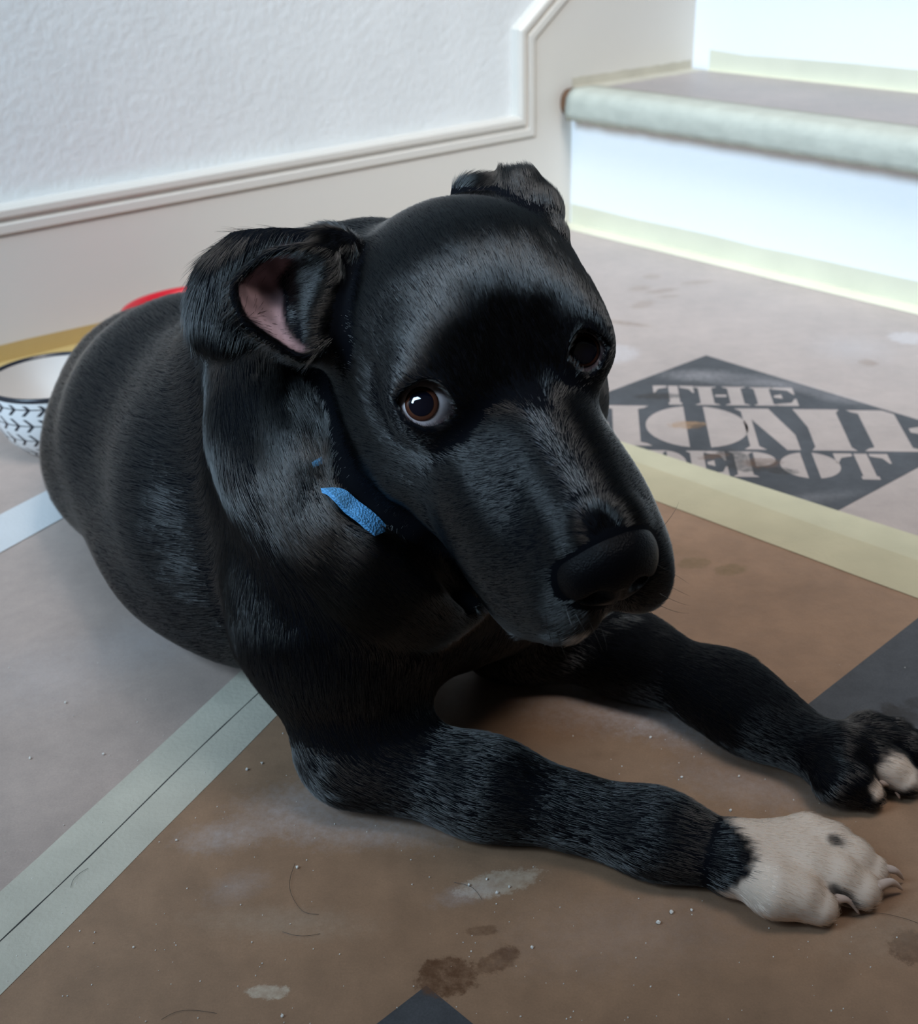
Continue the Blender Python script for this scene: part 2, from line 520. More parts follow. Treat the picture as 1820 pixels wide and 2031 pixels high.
# left seam: the strip shows the edge of the paper beneath as a fine dark line
qa, qb = at(0, 1868), at(530, 1358)
wl = abs((at(0, 1775)[:2] - sL0) @ nL) + abs((at(0, 1985)[:2] - sL0) @ nL)
wl = 0.5 * (wl + abs((at(490, 1320)[:2] - sL0) @ nL) + abs((at(560, 1405)[:2] - sL0) @ nL))
tape(qa, qb, 0.35, 0.30, wl, 0, 0, m_tapeg, 'pale green masking tape strip over the left floor seam, running under the dog')
dls = (sL1 - sL0) / np.linalg.norm(sL1 - sL0)
tL = bpy.data.objects['tape_strip']
pl_ = []
for s_ in (1, -1):
    rng_ = range(41) if s_ > 0 else range(40, -1, -1)
    for i in rng_:
        pl_.append(qa[:2] - dls * 0.3 + dls * (0.9 * i / 40) + nL * (s_ * (0.00025 + 0.00025 * math.sin(i * 1.7) ** 2) + 0.0006 * math.sin(i * 0.7)))
m_line = simple('dark_seam_line', (0.035, 0.032, 0.03), 0.8)
slab('seam_line', pl_, 0.0002, 0.00032, m_line, tL)
ta, tb = at(1250, 890), at(1820, 1075)
tc_, td_ = at(1290, 985), at(1820, 1195)
m0, m1 = (ta + tc_) / 2, (tb + td_) / 2
w0 = abs((ta - m0)[:2] @ nR) * 2
tape(at(1255, 908), at(1820, 1092), 0.45, 0.30, 0.040, 0, 0.0001, m_tape, 'upper cream masking tape strip crossing the floor below the printed square', 'cream tape over the right seam')
tape(at(1272, 952), at(1820, 1150), 0.45, 0.30, 0.046, 0, 0.0003, m_tapel, 'lower cream masking tape strip crossing the floor right of the dog', 'cream tape over the right seam')
tape(at(0, 1058), at(102, 1003), 0.4, 0.25, 0.048, 0, 0.0001, m_tapew, 'white masking tape strip on the floor left of the dog')


def ltape(path_fn, a_, b_, up, out_, mat, label, group, seg=30):
    """tape folded into an inner corner: up the upright face and out over the floor"""
    V_, F_ = [], []
    for i in range(seg + 1):
        s = a_ + (b_ - a_) * i / seg
        ju, jo = RNG.normal(0, 0.0006), RNG.normal(0, 0.0006)
        for k, (o2, z2) in enumerate(((0.0004, up + ju), (0.0004, 0.0007), (out_ + jo, 0.0007), (out_ + jo, 0.0001), (0.0001, 0.0001), (0.0001, up + ju))):
            V_.append(path_fn(s, o2, z2))
    for i in range(seg):
        for k in range(6):
            l = (k + 1) % 6
            F_.append([i * 6 + k, i * 6 + l, (i + 1) * 6 + l, (i + 1) * 6 + k])
    return tag(meshobj('tape_strip', V_, F_, mat), label, 'tape', group)


ltape(lambda s, o, z: W(s, BT + o, z), -2.3, -0.02, 0.018, 0.022, m_tapet, 'tan masking tape strip along the foot of the skirting behind the bowls', 'tape strips along the wall and stairs')
ltape(lambda s, o, z: W(-o, s, z), BT + 0.002, 1.9, 0.026, 0.028, m_tapey, 'pale yellow masking tape strip along the foot of the lower stair riser', 'tape strips along the wall and stairs')
ltape(lambda s, o, z: W(TD - o, s, RH + z), BT + 0.03, 1.9, 0.026, 0.010, m_tapey, 'pale yellow masking tape strip at the foot of the upper stair riser', 'tape strips along the wall and stairs')
ltape(lambda s, o, z: W(s, BT + o, RH + z), 0.0, TD - 0.004, 0.012, 0.030, m_tapeg, 'pale green masking tape strip where the tread meets the sloping skirting', 'tape strips along the wall and stairs')
tp = tag(roombox('paper_sheet', 0.012, TD - 0.010, BT + 0.022, 1.95, RH, RH + 0.0005, m_tread_paper), 'brown paper sheet covering the first stair tread', 'floor paper')
# wrapped nosing tape, crumpled along its lower edge
V_, F_ = [], []
seg = 90
r_, t_ = 0.0160, 0.034
for i in range(seg + 1):
    b_ = BT + 0.012 + (1.93 - BT) * (i / seg) ** 1.15
    cr_ = (0.003 + 0.010 * math.exp(-(b_ - BT) / 0.08)) * (0.5 + 0.5 * math.sin(b_ * 120) * math.sin(b_ * 47 + 1))
    rowp = [(0.030, 0.0012), (0.012, 0.0013)]
    for q in np.linspace(0.2, math.pi / 2, 5):
        rowp.append((-NOZ + r_ - (r_ + .0014) * math.sin(q), -r_ + (r_ + .0014) * math.cos(q) - 0.0003 * math.sin(b_ * 200 + q * 3)))
    rowp += [(-NOZ - .0016 - 0.0012 * math.sin(b_ * 90), -0.020), (-NOZ - 0.0012 - 0.002 * math.sin(b_ * 61) ** 2, -0.028), (-NOZ - 0.001 + cr_ * 0.2, -t_ - 0.001 - cr_ * 0.6), (-NOZ + 0.010, -t_ - 0.002 - cr_ * 0.15)]
    for x, y in rowp: V_.append(W(x, b_, RH + y))
k_ = len(rowp)
for i in range(seg):
    for j in range(k_ - 1):
        F_.append([i * k_ + j, (i + 1) * k_ + j, (i + 1) * k_ + j + 1, i * k_ + j + 1])
nt_ = meshobj('tape_strip', V_, F_, m_tapen, None, True)
tag(nt_, 'crumpled pale masking tape strip wrapped round the nosing of the first stair', 'tape', 'tape strips along the wall and stairs')
sm = nt_.modifiers.new('thickness', 'SOLIDIFY')
sm.thickness = 0.0003
# ------------------------------------------------------------------ the dog: implicit surfaces


def smooth(a, b, x):
    t = np.clip((x - a) / (b - a), 0, 1)
    return t * t * (3 - 2 * t)


class Prim:
    def __init__(s, fn, lo, hi, k, op='+', flow=None, tagname=''):
        s.fn, s.lo, s.hi, s.k, s.op, s.flow, s.tag = fn, np.array(lo), np.array(hi), k, op, flow, tagname


PR = []


def cone(a, b, ra, rb, k=0.02, op='+', flow=None, t=''):
    a, b = np.array(a, float), np.array(b, float)
    r = max(ra, rb)
    ba = b - a
    l2 = ba @ ba

    def fn(P):
        h = np.clip(((P - a) @ ba) / l2, 0, 1)
        return np.linalg.norm(P - a - h[:, None] * ba, axis=1) - (ra + (rb - ra) * h)
    PR.append(Prim(fn, np.minimum(a, b) - r, np.maximum(a, b) + r, k, op, (ba / math.sqrt(l2)) if flow is None else np.array(flow), t))


def chain(pts, k=0.02, op='+', t='', flow=1):
    for (a, ra), (b, rb) in zip(pts[:-1], pts[1:]):
        d = np.array(b, float) - np.array(a, float)
        cone(a, b, ra, rb, k, op, flow=flow * d / np.linalg.norm(d), t=t)


def ell(c, r, k=0.02, op='+', Rm=None, flow=None, t=''):
    c, r = np.array(c, float), np.array(r, float)
    Rm = np.eye(3) if Rm is None else Rm

    def fn(P):
        q = (P - c) @ Rm
        k0 = np.linalg.norm(q / r, axis=1)
        k1 = np.linalg.norm(q / (r * r), axis=1)
        return k0 * (k0 - 1) / np.maximum(k1, 1e-6)
    e = np.abs(Rm) @ r
    PR.append(Prim(fn, c - e, c + e, k, op, flow, t))


def sheet(S, thick, k=0.006, t='', flow=None):
    """thin skin around a dense grid of points"""
    S = S.reshape(-1, 3)

    def fn(P):
        out = np.empty(len(P))
        for i in range(0, len(P), 4000):
            q = P[i:i + 4000]
            d2 = (q * q).sum(1)[:, None] + (S * S).sum(1)[None] - 2 * q @ S.T
            out[i:i + 4000] = np.sqrt(np.maximum(d2.min(1), 0))
        return out - thick
    PR.append(Prim(fn, S.min(0) - thick, S.max(0) + thick, k, '+', flow, t))


def evalsdf(P, mg=0.05):
    d = np.full(len(P), 1.0)
    for p in PR:
        m = mg + p.k
        idx = np.nonzero(((P > p.lo - m) & (P < p.hi + m)).all(1))[0]
        if not len(idx): continue
        v = p.fn(P[idx])
        a = d[idx]
        if p.op == '+':
            h = np.maximum(p.k - np.abs(a - v), 0) / p.k
            d[idx] = np.minimum(a, v) - h * h * p.k * 0.25
        else:
            h = np.maximum(p.k - np.abs(a + v), 0) / p.k
            d[idx] = np.maximum(a, -v) + h * h * p.k * 0.25
    f = 0.0004 - P[:, 2]        # the floor flattens what rests on it
    h = np.maximum(0.006 - np.abs(d - f), 0) / 0.006
    return np.maximum(d, f) + h * h * 0.0015


def grad(P, e=0.0006):
    g = np.empty_like(P)
    for i in range(3):
        o = np.zeros(3)
        o[i] = e
        g[:, i] = (evalsdf(P + o) - evalsdf(P - o)) / (2 * e)
    return g


def polygonise(h, ratio=5):
    lo = np.min([p.lo for p in PR if p.op == '+'], 0) - 3 * h
    hi = np.max([p.hi for p in PR if p.op == '+'], 0) + 3 * h
    H = h * ratio
    nc = np.ceil((hi - lo) / H).astype(int) + 1
    ii = np.stack(np.meshgrid(*[np.arange(n) for n in nc], indexing='ij'), -1).reshape(-1, 3)
    cd = evalsdf(lo + (ii + 0.5) * H, 0.06)
    D = cd.reshape(nc).astype(np.float32)
    D = D.repeat(ratio, 0).repeat(ratio, 1).repeat(ratio, 2)
    act = ii[np.abs(cd) < H * 1.35]
    off = np.stack(np.meshgrid(*[np.arange(ratio)] * 3, indexing='ij'), -1).reshape(-1, 3)
    fi = (act[:, None] * ratio + off[None]).reshape(-1, 3)
    vals = np.empty(len(fi), np.float32)
    for i in range(0, len(fi), 400000):
        vals[i:i + 400000] = evalsdf(lo + (fi[i:i + 400000] + 0.5) * h, 0.03)
    D[fi[:, 0], fi[:, 1], fi[:, 2]] = vals
    ins = D < 0
    nx, ny, nz = D.shape
    cs = np.array([ny * nz, nz, 1])
    acc_i, acc_p, quads = [], [], []
    for ax in range(3):
        s0 = [slice(None)] * 3
        s1 = [slice(None)] * 3
        s0[ax] = slice(0, -1)
        s1[ax] = slice(1, None)
        cr = ins[tuple(s0)] != ins[tuple(s1)]
        e = np.argwhere(cr)
        e = e[((e > 0) & (e < np.array(D.shape) - 1)).all(1)]
        a = D[e[:, 0], e[:, 1], e[:, 2]].astype(float)
        e2 = e.copy()
        e2[:, ax] += 1
        b = D[e2[:, 0], e2[:, 1], e2[:, 2]].astype(float)
        t = a / (a - b)
        p = e.astype(float)
        p[:, ax] += t
        u, w = (ax + 1) % 3, (ax + 2) % 3
        cells = []
        for du, dw in ((1, 1), (0, 1), (0, 0), (1, 0)):
            c = e.copy()
            c[:, u] -= du
            c[:, w] -= dw
            ci = c @ cs
            cells.append(ci)
            acc_i.append(ci)
            acc_p.append(p)
        q = np.stack(cells, 1)
        flip = a > 0
        q[flip] = q[flip][:, ::-1]
        quads.append(q)
    ai = np.concatenate(acc_i)
    ap = np.concatenate(acc_p)
    uq, inv = np.unique(ai, return_inverse=True)
    cnt = np.bincount(inv)
    V = np.stack([np.bincount(inv, ap[:, k]) / cnt for k in range(3)], 1)
    V = lo + (V + 0.5) * h
    Q = np.searchsorted(uq, np.concatenate(quads))
    for it in range(2):
        d = evalsdf(V, 0.03)
        g = grad(V)
        n2 = np.maximum((g * g).sum(1), 0.2)
        V = V - np.clip(d / n2, -h * 0.8, h * 0.8)[:, None] * g
    return V, Q


def quadmesh(name, V, Q):
    me = bpy.data.meshes.new(name)
    me.vertices.add(len(V))
    me.vertices.foreach_set('co', V.astype(np.float32).ravel())
    me.loops.add(len(Q) * 4)
    me.loops.foreach_set('vertex_index', Q.astype(np.int32).ravel())
    me.polygons.add(len(Q))
    me.polygons.foreach_set('loop_start', np.arange(0, len(Q) * 4, 4, dtype=np.int32))
    me.polygons.foreach_set('loop_total', np.full(len(Q), 4, np.int32))
    me.update(calc_edges=True)
    me.polygons.foreach_set('use_smooth', np.ones(len(Q), bool))
    return me


# head frame: x to the dog's right, y to the nose, z up; origin between the eyes
HY = np.array([0.3580, -0.8811, -0.3090])
HZ = np.array([-0.1086, -0.3680, 0.9235])
HY /= np.linalg.norm(HY)
HX = np.cross(HY, HZ)
HX /= np.linalg.norm(HX)
HZ = np.cross(HX, HY)
HR = np.stack([HX, HY, HZ], 1)
HO = np.array([0.0230, 0.4861, 0.2357])


def hl(x, y, z):
    return HO + HR @ np.array([x, y, z], float)


def hell(c, r, k=0.015, op='+', both=True, rot=None, t='head', flow=(0, -1, 0.0)):
    for s in ((1, -1) if both and abs(c[0]) > 1e-6 else (1,)):
        Rl = np.eye(3)
        if rot is not None:
            Rl = np.array(Matrix.Rotation(rot[2] * s, 3, 'Z') @ Matrix.Rotation(rot[1] * s, 3, 'Y') @ Matrix.Rotation(rot[0], 3, 'X'))
        ell(hl(c[0] * s, c[1], c[2]), r, k, op, HR @ Rl, flow=HR @ np.array([flow[0] * s, flow[1], flow[2]], float), t=t)


def hcone(a, b, ra, rb, k=0.015, op='+', both=True, t='head', flow=(0, -1, 0)):
    for s in ((1, -1) if both and (abs(a[0]) > 1e-6 or abs(b[0]) > 1e-6) else (1,)):
        cone(hl(a[0] * s, a[1], a[2]), hl(b[0] * s, b[1], b[2]), ra, rb, k, op, flow=HR @ np.array(flow, float), t=t)


# --- trunk
bodyflow = np.array([-0.55, 0.75, -0.25])
chain([((-0.228, 0.905, 0.068), 0.074), ((-0.168, 0.785, 0.083), 0.090), ((-0.095, 0.665, 0.100), 0.096), ((-0.02, 0.59, 0.110), 0.078)], 0.05, t='trunk', flow=-1)
ell((-0.232, 0.875, 0.055), (0.066, 0.085, 0.06), 0.04, flow=bodyflow, t='trunk')
ell((-0.222, 0.835, 0.05), (0.072, 0.08, 0.052), 0.04, flow=bodyflow, t='trunk')
ell((-0.150, 0.725, 0.05), (0.080, 0.10, 0.055), 0.04, flow=bodyflow, t='trunk')
chain([((-0.10, 0.70, 0.145), 0.055), ((-0.066, 0.62, 0.195), 0.058), ((-0.035, 0.578, 0.228), 0.052)], 0.05, t='neck', flow=-1)
cone((-0.045, 0.57, 0.14), (0.005, 0.525, 0.19), 0.064, 0.050, 0.04, flow=(-0.5, 0.5, -0.7), t='neck')
# --- left hind leg folded against the far flank, and the tail curled round behind
ell((-0.150, 0.925, 0.055), (0.050, 0.075, 0.055), 0.03, flow=(-0.2, 0.3, -1.0), t='trunk')
chain([((-0.115, 0.880, 0.050), 0.036), ((-0.125, 0.985, 0.026), 0.022), ((-0.075, 0.930, 0.017), 0.017), ((-0.035, 0.885, 0.016), 0.0165)], 0.02, t='leg')
for q_ in (-0.011, 0.0, 0.011):
    cone((-0.040 + q_ * 0.7, 0.890 + q_ * 0.7, 0.013), (-0.018 + q_ * 0.8, 0.865 + q_ * 0.8, 0.010), 0.011, 0.009, 0.003, t='leg')
chain([((-0.262, 0.955, 0.060), 0.024), ((-0.262, 1.000, 0.030), 0.017), ((-0.225, 1.030, 0.017), 0.0145), ((-0.165, 1.040, 0.013), 0.0115), ((-0.105, 1.025, 0.009), 0.007)], 0.025, t='trunk')
# --- right fore leg
E1 = at(702, 1492, 0.027)
W1 = at(1300, 1655, 0.0175)
P1 = at(1450, 1700, 0.0165)
chain([((-0.055, 0.565, 0.145), 0.056), ((-0.064, 0.535, 0.09), 0.044), (E1 + np.array([0.004, 0.006, 0.010]), 0.029)], 0.03, t='leg', flow=1)
chain([(E1, 0.0275), (at(960, 1562, 0.022), 0.0215), (W1, 0.0172), (P1, 0.0155)], 0.02, t='leg', flow=1)
# --- left fore leg
E2 = at(1020, 1240, 0.030)
W2 = at(1500, 1425, 0.018)
P2 = at(1650, 1500, 0.0175)
chain([((0.03, 0.60, 0.13), 0.055), (E2, 0.032)], 0.03, t='leg', flow=1)
chain([(E2, 0.028), (at(1250, 1300, 0.022), 0.0215), (at(1440, 1378, 0.02), 0.020), (W2, 0.0175), (P2, 0.0165)], 0.02, t='leg', flow=1)
# --- paws: toes
for base, tips in ((P1, [((1535, 1764), (1622, 1797)), ((1600, 1724), (1706, 1766)), ((1640, 1692), (1722, 1728)), ((1600, 1668), (1682, 1692))]),
                   (P2, [((1660, 1545), (1716, 1573)), ((1725, 1510), (1795, 1546)), ((1745, 1482), (1830, 1508)), ((1720, 1460), (1810, 1478))])):
    for j, (a, b) in enumerate(tips):
        pa, pb = at(*a, 0.0150), at(*b, 0.0092)
        cone(pa, pb, 0.0118, 0.0088, 0.002, t='paw')
        ell(pa + (pb - pa) * 0.55 + np.array([0, 0, 0.004]), (0.0098, 0.0098, 0.0092), 0.003, flow=(pb - pa) / np.linalg.norm(pb - pa), t='paw')
        cone(base, pa, 0.0150, 0.0120, 0.005, t='paw')
# --- head
hell((0, -0.045, 0.006), (0.053, 0.060, 0.042), 0.02)
hell((0.026, -0.010, 0.014), (0.019, 0.022, 0.016), 0.015)
hell((0.038, -0.042, -0.040), (0.025, 0.052, 0.050), 0.010, both=False)
hell((-0.034, -0.046, -0.040), (0.022, 0.048, 0.046), 0.010, both=False)
hcone((0, 0.0, -0.018), (0, 0.074, -0.024), 0.033, 0.024, 0.02, both=False)
hell((0.021, 0.050, -0.050), (0.0185, 0.042, 0.035), 0.012, both=False)
hell((0.028, 0.036, -0.066), (0.014, 0.036, 0.030), 0.012, both=False)
hell((-0.019, 0.050, -0.050), (0.0175, 0.042, 0.035), 0.012, both=False)
hell((0.013, 0.077, -0.046), (0.014, 0.018, 0.022), 0.010)
hcone((0, -0.03, -0.078), (0, 0.060, -0.076), 0.030, 0.014, 0.012, both=False)
hell((0.027, 0.022, -0.036), (0.020, 0.036, 0.030), 0.018, both=False)
# brow ridges, and the stop between the eyes
hell((0.022, 0.004, 0.012), (0.012, 0.010, 0.007), 0.012, rot=(0.3, 0, 0.5))
# mouth corner crease and lip edge
hcone((0.040, 0.020, -0.060), (0.030, 0.070, -0.078), 0.0015, 0.001, 0.006, '-')


# --- eyes
def eye_frame(px, py, depth, r, corners):
    c = atd(px, py, depth)
    w = -ray(px, py)
    w /= np.linalg.norm(w)
    a, b = atd(*corners[0], depth), atd(*corners[1], depth)
    u = b - a
    u -= w * (u @ w)
    u /= np.linalg.norm(u)
    v = np.cross(w, u)
    return c - w * r * 0.64, u, v, w


ER = 0.0122
EYES = []
for (px, py, dep, cor, a_, t_, b_, iris) in ((846, 806, 0.5015, ((788, 812), (906, 832)), 0.0128, 0.0108, 0.0080, (834, 800)),
                                             (1152, 698, 0.5095, ((1116, 712), (1188, 692)), 0.0096, 0.0090, 0.0084, (1158, 694))):
    c, u, v, w = eye_frame(px, py, dep, ER, cor)
    if px > 1000:
        w = w * 0.95 + RT * 0.22
        w /= np.linalg.norm(w)
        c = atd(px, py, dep) - w * ER * 0.52
        u = u - w * (u @ w); u /= np.linalg.norm(u); v = np.cross(w, u)
    if v @ UP < 0: v = -v
    EYES.append((c, u, v, w, iris))
    ell(c + v * 0.001, (ER + (0.0030 if px < 1000 else 0.0018),) * 3, 0.014, flow=HR @ np.array([0, -1.0, 0]), t='head')
    ell(c, (ER + 0.0002,) * 3, 0.0006, '-', t='lid')

    def ap(P, c=c, u=u, v=v, w=w, a=a_, t=t_, b=b_):
        q = P - c
        x, y, z = q @ u, q @ v, q @ w
        f = 1 - (x / a) ** 2
        d = np.maximum(y - t * f, -y - b * f)
        return np.maximum(d / np.sqrt(1 + 2.2 * (x / a) ** 2), 0.002 - z)
    PR.append(Prim(ap, c - 0.025, c + 0.025, 0.0010, '-', None, 'lid'))


def catmull(P, n):
    P = np.asarray(P, float)
    m = len(P)
    t = np.linspace(0, m - 1, n)
    i = np.clip(t.astype(int), 0, m - 2)
    f = (t - i).reshape((-1,) + (1,) * (P.ndim - 1))
    p0, p1, p2, p3 = P[np.maximum(i - 1, 0)], P[i], P[i + 1], P[np.minimum(i + 2, m - 1)]
    return 0.5 * (2 * p1 + (p2 - p0) * f + (2 * p0 - 5 * p1 + 4 * p2 - p3) * f * f + (3 * p1 - p0 - 3 * p2 + p3) * f ** 3)


def net(rows, base, nu, nv):
    G = np.array([[atd(x, y, base + d * 0.001) for x, y, d in r] for r in rows])
    G = catmull(G, nv)
    return catmull(G.transpose(1, 0, 2), nu).transpose(1, 0, 2)


# --- right ear: folded back, the pink cup open to the front
EB = 0.527
flap = net([[(462, 470, 12), (500, 464, 4), (560, 462, 0), (620, 472, 0), (690, 488, 4)],
            [(402, 522, 16), (427, 520, 6), (470, 515, 3), (540, 512, 6), (640, 520, 10)],
            [(377, 585, 18), (398, 582, 8), (440, 580, 5), (490, 580, 9), (560, 580, 16)],
            [(376, 645, 18), (398, 642, 8), (440, 640, 5), (490, 640, 9), (530, 640, 16)],
            [(396, 688, 18), (418, 688, 10), (445, 687, 7), (485, 677, 10), (515, 668, 16)],
            [(428, 700, 18), (440, 702, 14), (455, 702, 12), (475, 695, 14), (498, 682, 17)]], EB, 44, 44)
sheet(flap, 0.0022, 0.004, t='ear', flow=(atd(430, 690, EB) - atd(450, 480, EB)) / 0.05)
rim = [(655, 492, -4), (595, 490, -7), (535, 502, -5), (484, 540, -5), (462, 572, -8), (480, 632, -9), (530, 674, -9), (597, 712, -6), (625, 690, 0), (648, 620, 3), (662, 560, 1), (655, 492, -4)]
cup = net([[tuple(np.array((605, 580, 15)) + (np.array(p) - np.array((605, 580, 15))) * np.array([s, s, s ** 2.4])) for p in rim]
           for s in (0.0, 0.25, 0.5, 0.75, 0.9, 1.0)], EB, 90, 34)
sheet(cup, 0.0016, 0.004, t='earcup', flow=(atd(480, 640, EB) - atd(600, 560, EB)) / 0.03)
cone(atd(655, 500, EB + 0.012), atd(640, 660, EB + 0.014), 0.012, 0.014, 0.012, flow=bodyflow, t='ear')
# --- left ear, folded behind the crown
LB = 0.555
Rc = np.stack([RT, UP, FW], 1)
ell(atd(955, 380, LB + 0.006), (0.0135, 0.0080, 0.006), 0.003, Rm=Rc, flow=RT, t='ear')
chain([(atd(1085, 470, LB - 0.012), 0.009), (atd(1060, 415, LB - 0.004), 0.0085), (atd(1036, 372, LB), 0.0078), (atd(1005, 352, LB + 0.004), 0.0042)], 0.006, t='ear')
cone(atd(940, 425, LB + 0.006), atd(1060, 430, LB), 0.009, 0.011, 0.01, flow=RT, t='ear')


def hit(pts, push=0.0):
    """where the sight lines through pixels meet the body"""
    D = np.array([ray(*p) for p in pts])
    t = np.full(len(D), 0.25)
    for _ in range(70):
        d = evalsdf(EYE + D * t[:, None], 0.5)
        t += np.minimum(d, 0.05) * 0.75
    P = EYE + D * t[:, None]
    return P + D * push


# --- loose skin folds of the neck
NBASE = len(PR)
groove = hit([(600, 722), (617, 775), (638, 850), (664, 925), (712, 990), (790, 1045), (862, 1105), (915, 1185)], -0.002)
foldA = hit([(560, 735), (590, 800), (612, 865), (628, 925)], 0.006)
foldB = hit([(672, 1030), (745, 1078), (830, 1122), (905, 1178)], 0.006)
foldC = hit([(505, 745), (520, 850), (560, 960), (640, 1060), (740, 1135), (850, 1185)], 0.012)
dark1 = hit([(540, 800), (560, 880), (590, 960), (640, 1020)], -0.001)
for pts, r, k, op in ((foldC, 0.014, 0.03, '+'), (foldA, 0.0085, 0.018, '+'), (foldB, 0.008, 0.018, '+'), (groove, 0.0045, 0.012, '-')):
    for a, b in zip(pts[:-1], pts[1:]):
        cone(a, b, r, r, k, op, flow=(b - a) / np.linalg.norm(b - a) if op == '+' else None, t='fold')

V, Q = polygonise(0.004 if QUICK else 0.0016)
BODY_PR = PR
# let the trunk's muscles flow into one another
ed = np.concatenate([Q[:, [0, 1]], Q[:, [1, 2]], Q[:, [2, 3]], Q[:, [3, 0]]])
ed = np.concatenate([ed, ed[:, ::-1]])
deg = np.bincount(ed[:, 0], minlength=len(V))[:, None]
tm = np.clip((V[:, 1] - 0.62 - 0.4 * np.maximum(V[:, 0] + 0.10, 0)) / 0.06, 0, 1) * np.clip((0.19 - V[:, 2]) / 0.03, 0, 1) * np.clip((V[:, 2] - 0.001) / 0.01, 0, 1)
tm = tm * smooth(0.085, 0.060, (V[:, 0] + 0.17) * 0.8 + (V[:, 1] - 0.79) * 0.6) * smooth(0.985, 0.955, V[:, 1])
tm = (tm * 0.9)[:, None]
nk = np.concatenate([groove[:4], foldA])
nd = np.min(np.linalg.norm(V[:, None, :] - nk[None, :, :], axis=2), axis=1) if QUICK else None
if nd is None:
    nd = np.full(len(V), 1.0)
    for q in nk: nd = np.minimum(nd, np.linalg.norm(V - q, axis=1))
nm = (smooth(0.030, 0.012, nd) * 0.8)[:, None]
for _ in range(6 if QUICK else 28):
    av = np.stack([np.bincount(ed[:, 0], V[ed[:, 1], k], minlength=len(V)) for k in range(3)], 1) / deg
    V = V + (av - V) * nm
for _ in range(10 if QUICK else 90):
    av = np.stack([np.bincount(ed[:, 0], V[ed[:, 1], k], minlength=len(V)) for k in range(3)], 1) / deg
    V = V + (av - V) * tm

# ------------------------------------------------------------------ the dog: colours and materials


def wob(P, f, seed):
    r = np.random.default_rng(seed)
    out = np.zeros(len(P))
    for _ in range(6):
        k = r.normal(size=3) * f
        out += np.sin(P @ k + r.uniform(0, 6.28))
    return out / 6


BLACK = np.array([0.0022, 0.0028, 0.0048])
WHITE = np.array([0.78, 0.63, 0.52])
PINK = np.array([0.42, 0.27, 0.28])
CUPIN = cup[:28].reshape(-1, 3)
pw_a, pw_b = at(1444, 1622, 0.031), at(1431, 1762, 0.003)
pw_n = np.cross(pw_b - pw_a, [0, 0, 1.0])
pw_n /= np.linalg.norm(pw_n)
if pw_n[0] < 0: pw_n = -pw_n
tuft = [at(1768, 1752, 0.012), at(1655, 1765, 0.012), at(1678, 1775, 0.010), at(1650, 1665, 0.028), at(1668, 1672, 0.028)]
lw = at(1792, 1535, 0.020)
lq = at(1735, 1566, 0.014)


def whiteness(P):
    s = (P - pw_a) @ pw_n
    v_ = np.clip(((P - pw_a) @ (pw_b - pw_a)) / ((pw_b - pw_a) @ (pw_b - pw_a)), 0, 1)
    s = s - 0.0150 * np.sin(math.pi * v_ ** 0.8) + 0.002
    near = (np.linalg.norm(P[:, :2] - P1[:2], axis=1) < 0.14) & (P[:, 2] < 0.06) & (P[:, 1] < 0.455 + 0.12 * (P[:, 0] - 0.13))
    w = smooth(-0.002, 0.003, s + 0.003 * wob(P, 500, 3)) * near
    for q, r in zip((at(1668, 1776, 0.012), at(1652, 1764, 0.015), at(1684, 1790, 0.008), at(1652, 1668, 0.026), at(1664, 1676, 0.024)), (0.0045, 0.004, 0.004, 0.0035, 0.003)):
        w *= 1 - 0.85 * smooth(r * 1.3, r * 0.6, np.linalg.norm(P - q, axis=1))
    for q, r in ((lw, 0.011), (lw + np.array([0.018, -0.006, -0.002]), 0.014), (lq, 0.0055)):
        w = np.maximum(w, smooth(r * 1.25, r * 0.75, np.linalg.norm(P - q, axis=1) + 0.002 * wob(P, 700, 5)))
    return w


def mindist(P, S):
    out = np.empty(len(P))
    for i in range(0, len(P), 4000):
        q = P[i:i + 4000]
        out[i:i + 4000] = np.sqrt(np.maximum(((q * q).sum(1)[:, None] + (S * S).sum(1)[None] - 2 * q @ S.T).min(1), 0))
    return out


def pinkness(P, n):
    w = np.zeros(len(P))
    c = CUPIN.mean(0)
    idx = np.nonzero(np.linalg.norm(P - c, axis=1) < 0.05)[0]
    if len(idx):
        dd = mindist(P[idx], CUPIN)
        w[idx] = smooth(0.0036, 0.0022, dd) * ((n[idx] @ FW) < 0.1)
    return w


fn_ = np.cross(V[Q[:, 2]] - V[Q[:, 0]], V[Q[:, 3]] - V[Q[:, 1]])
PN = np.zeros_like(V)
for c_ in range(4):
    for k in range(3):
        PN[:, k] += np.bincount(Q[:, c_], fn_[:, k], minlength=len(V))
PN /= np.maximum(np.linalg.norm(PN, axis=1), 1e-12)[:, None]
if (PN * grad(V)).sum(1).mean() < 0:
    PN, Q = -PN, Q[:, ::-1].copy()
ww = whiteness(V)
pk = pinkness(V, PN)
pinkvar = 0.55 + 0.45 * smooth(-0.3, 0.4, wob(V, 260, 8))
col = BLACK[None] * (1 - ww[:, None]) + WHITE[None] * 0.8 * ww[:, None]
lid = np.zeros(len(V))
for c, eu, ev, ew, ir in EYES:
    q_ = np.linalg.norm(V - c, axis=1)
    lid = np.maximum(lid, smooth(ER + 0.0022, ER + 0.0010, q_) * (((V - c) @ ew) > 0))
col = col * (1 - lid[:, None]) + np.array([0.10, 0.06, 0.07])[None] * lid[:, None]
col = col * (1 - pk[:, None]) + PINK[None] * (pk * pinkvar)[:, None]

m_body, nt, b = mat_new('dog_skin')
b.inputs['Roughness'].default_value = 0.75
b.inputs['Specular IOR Level'].default_value = 0.06
an = N(nt, 'ShaderNodeAttribute', attribute_name='coat_colour')
nt.links.new(an.outputs['Color'], b.inputs['Base Color'])

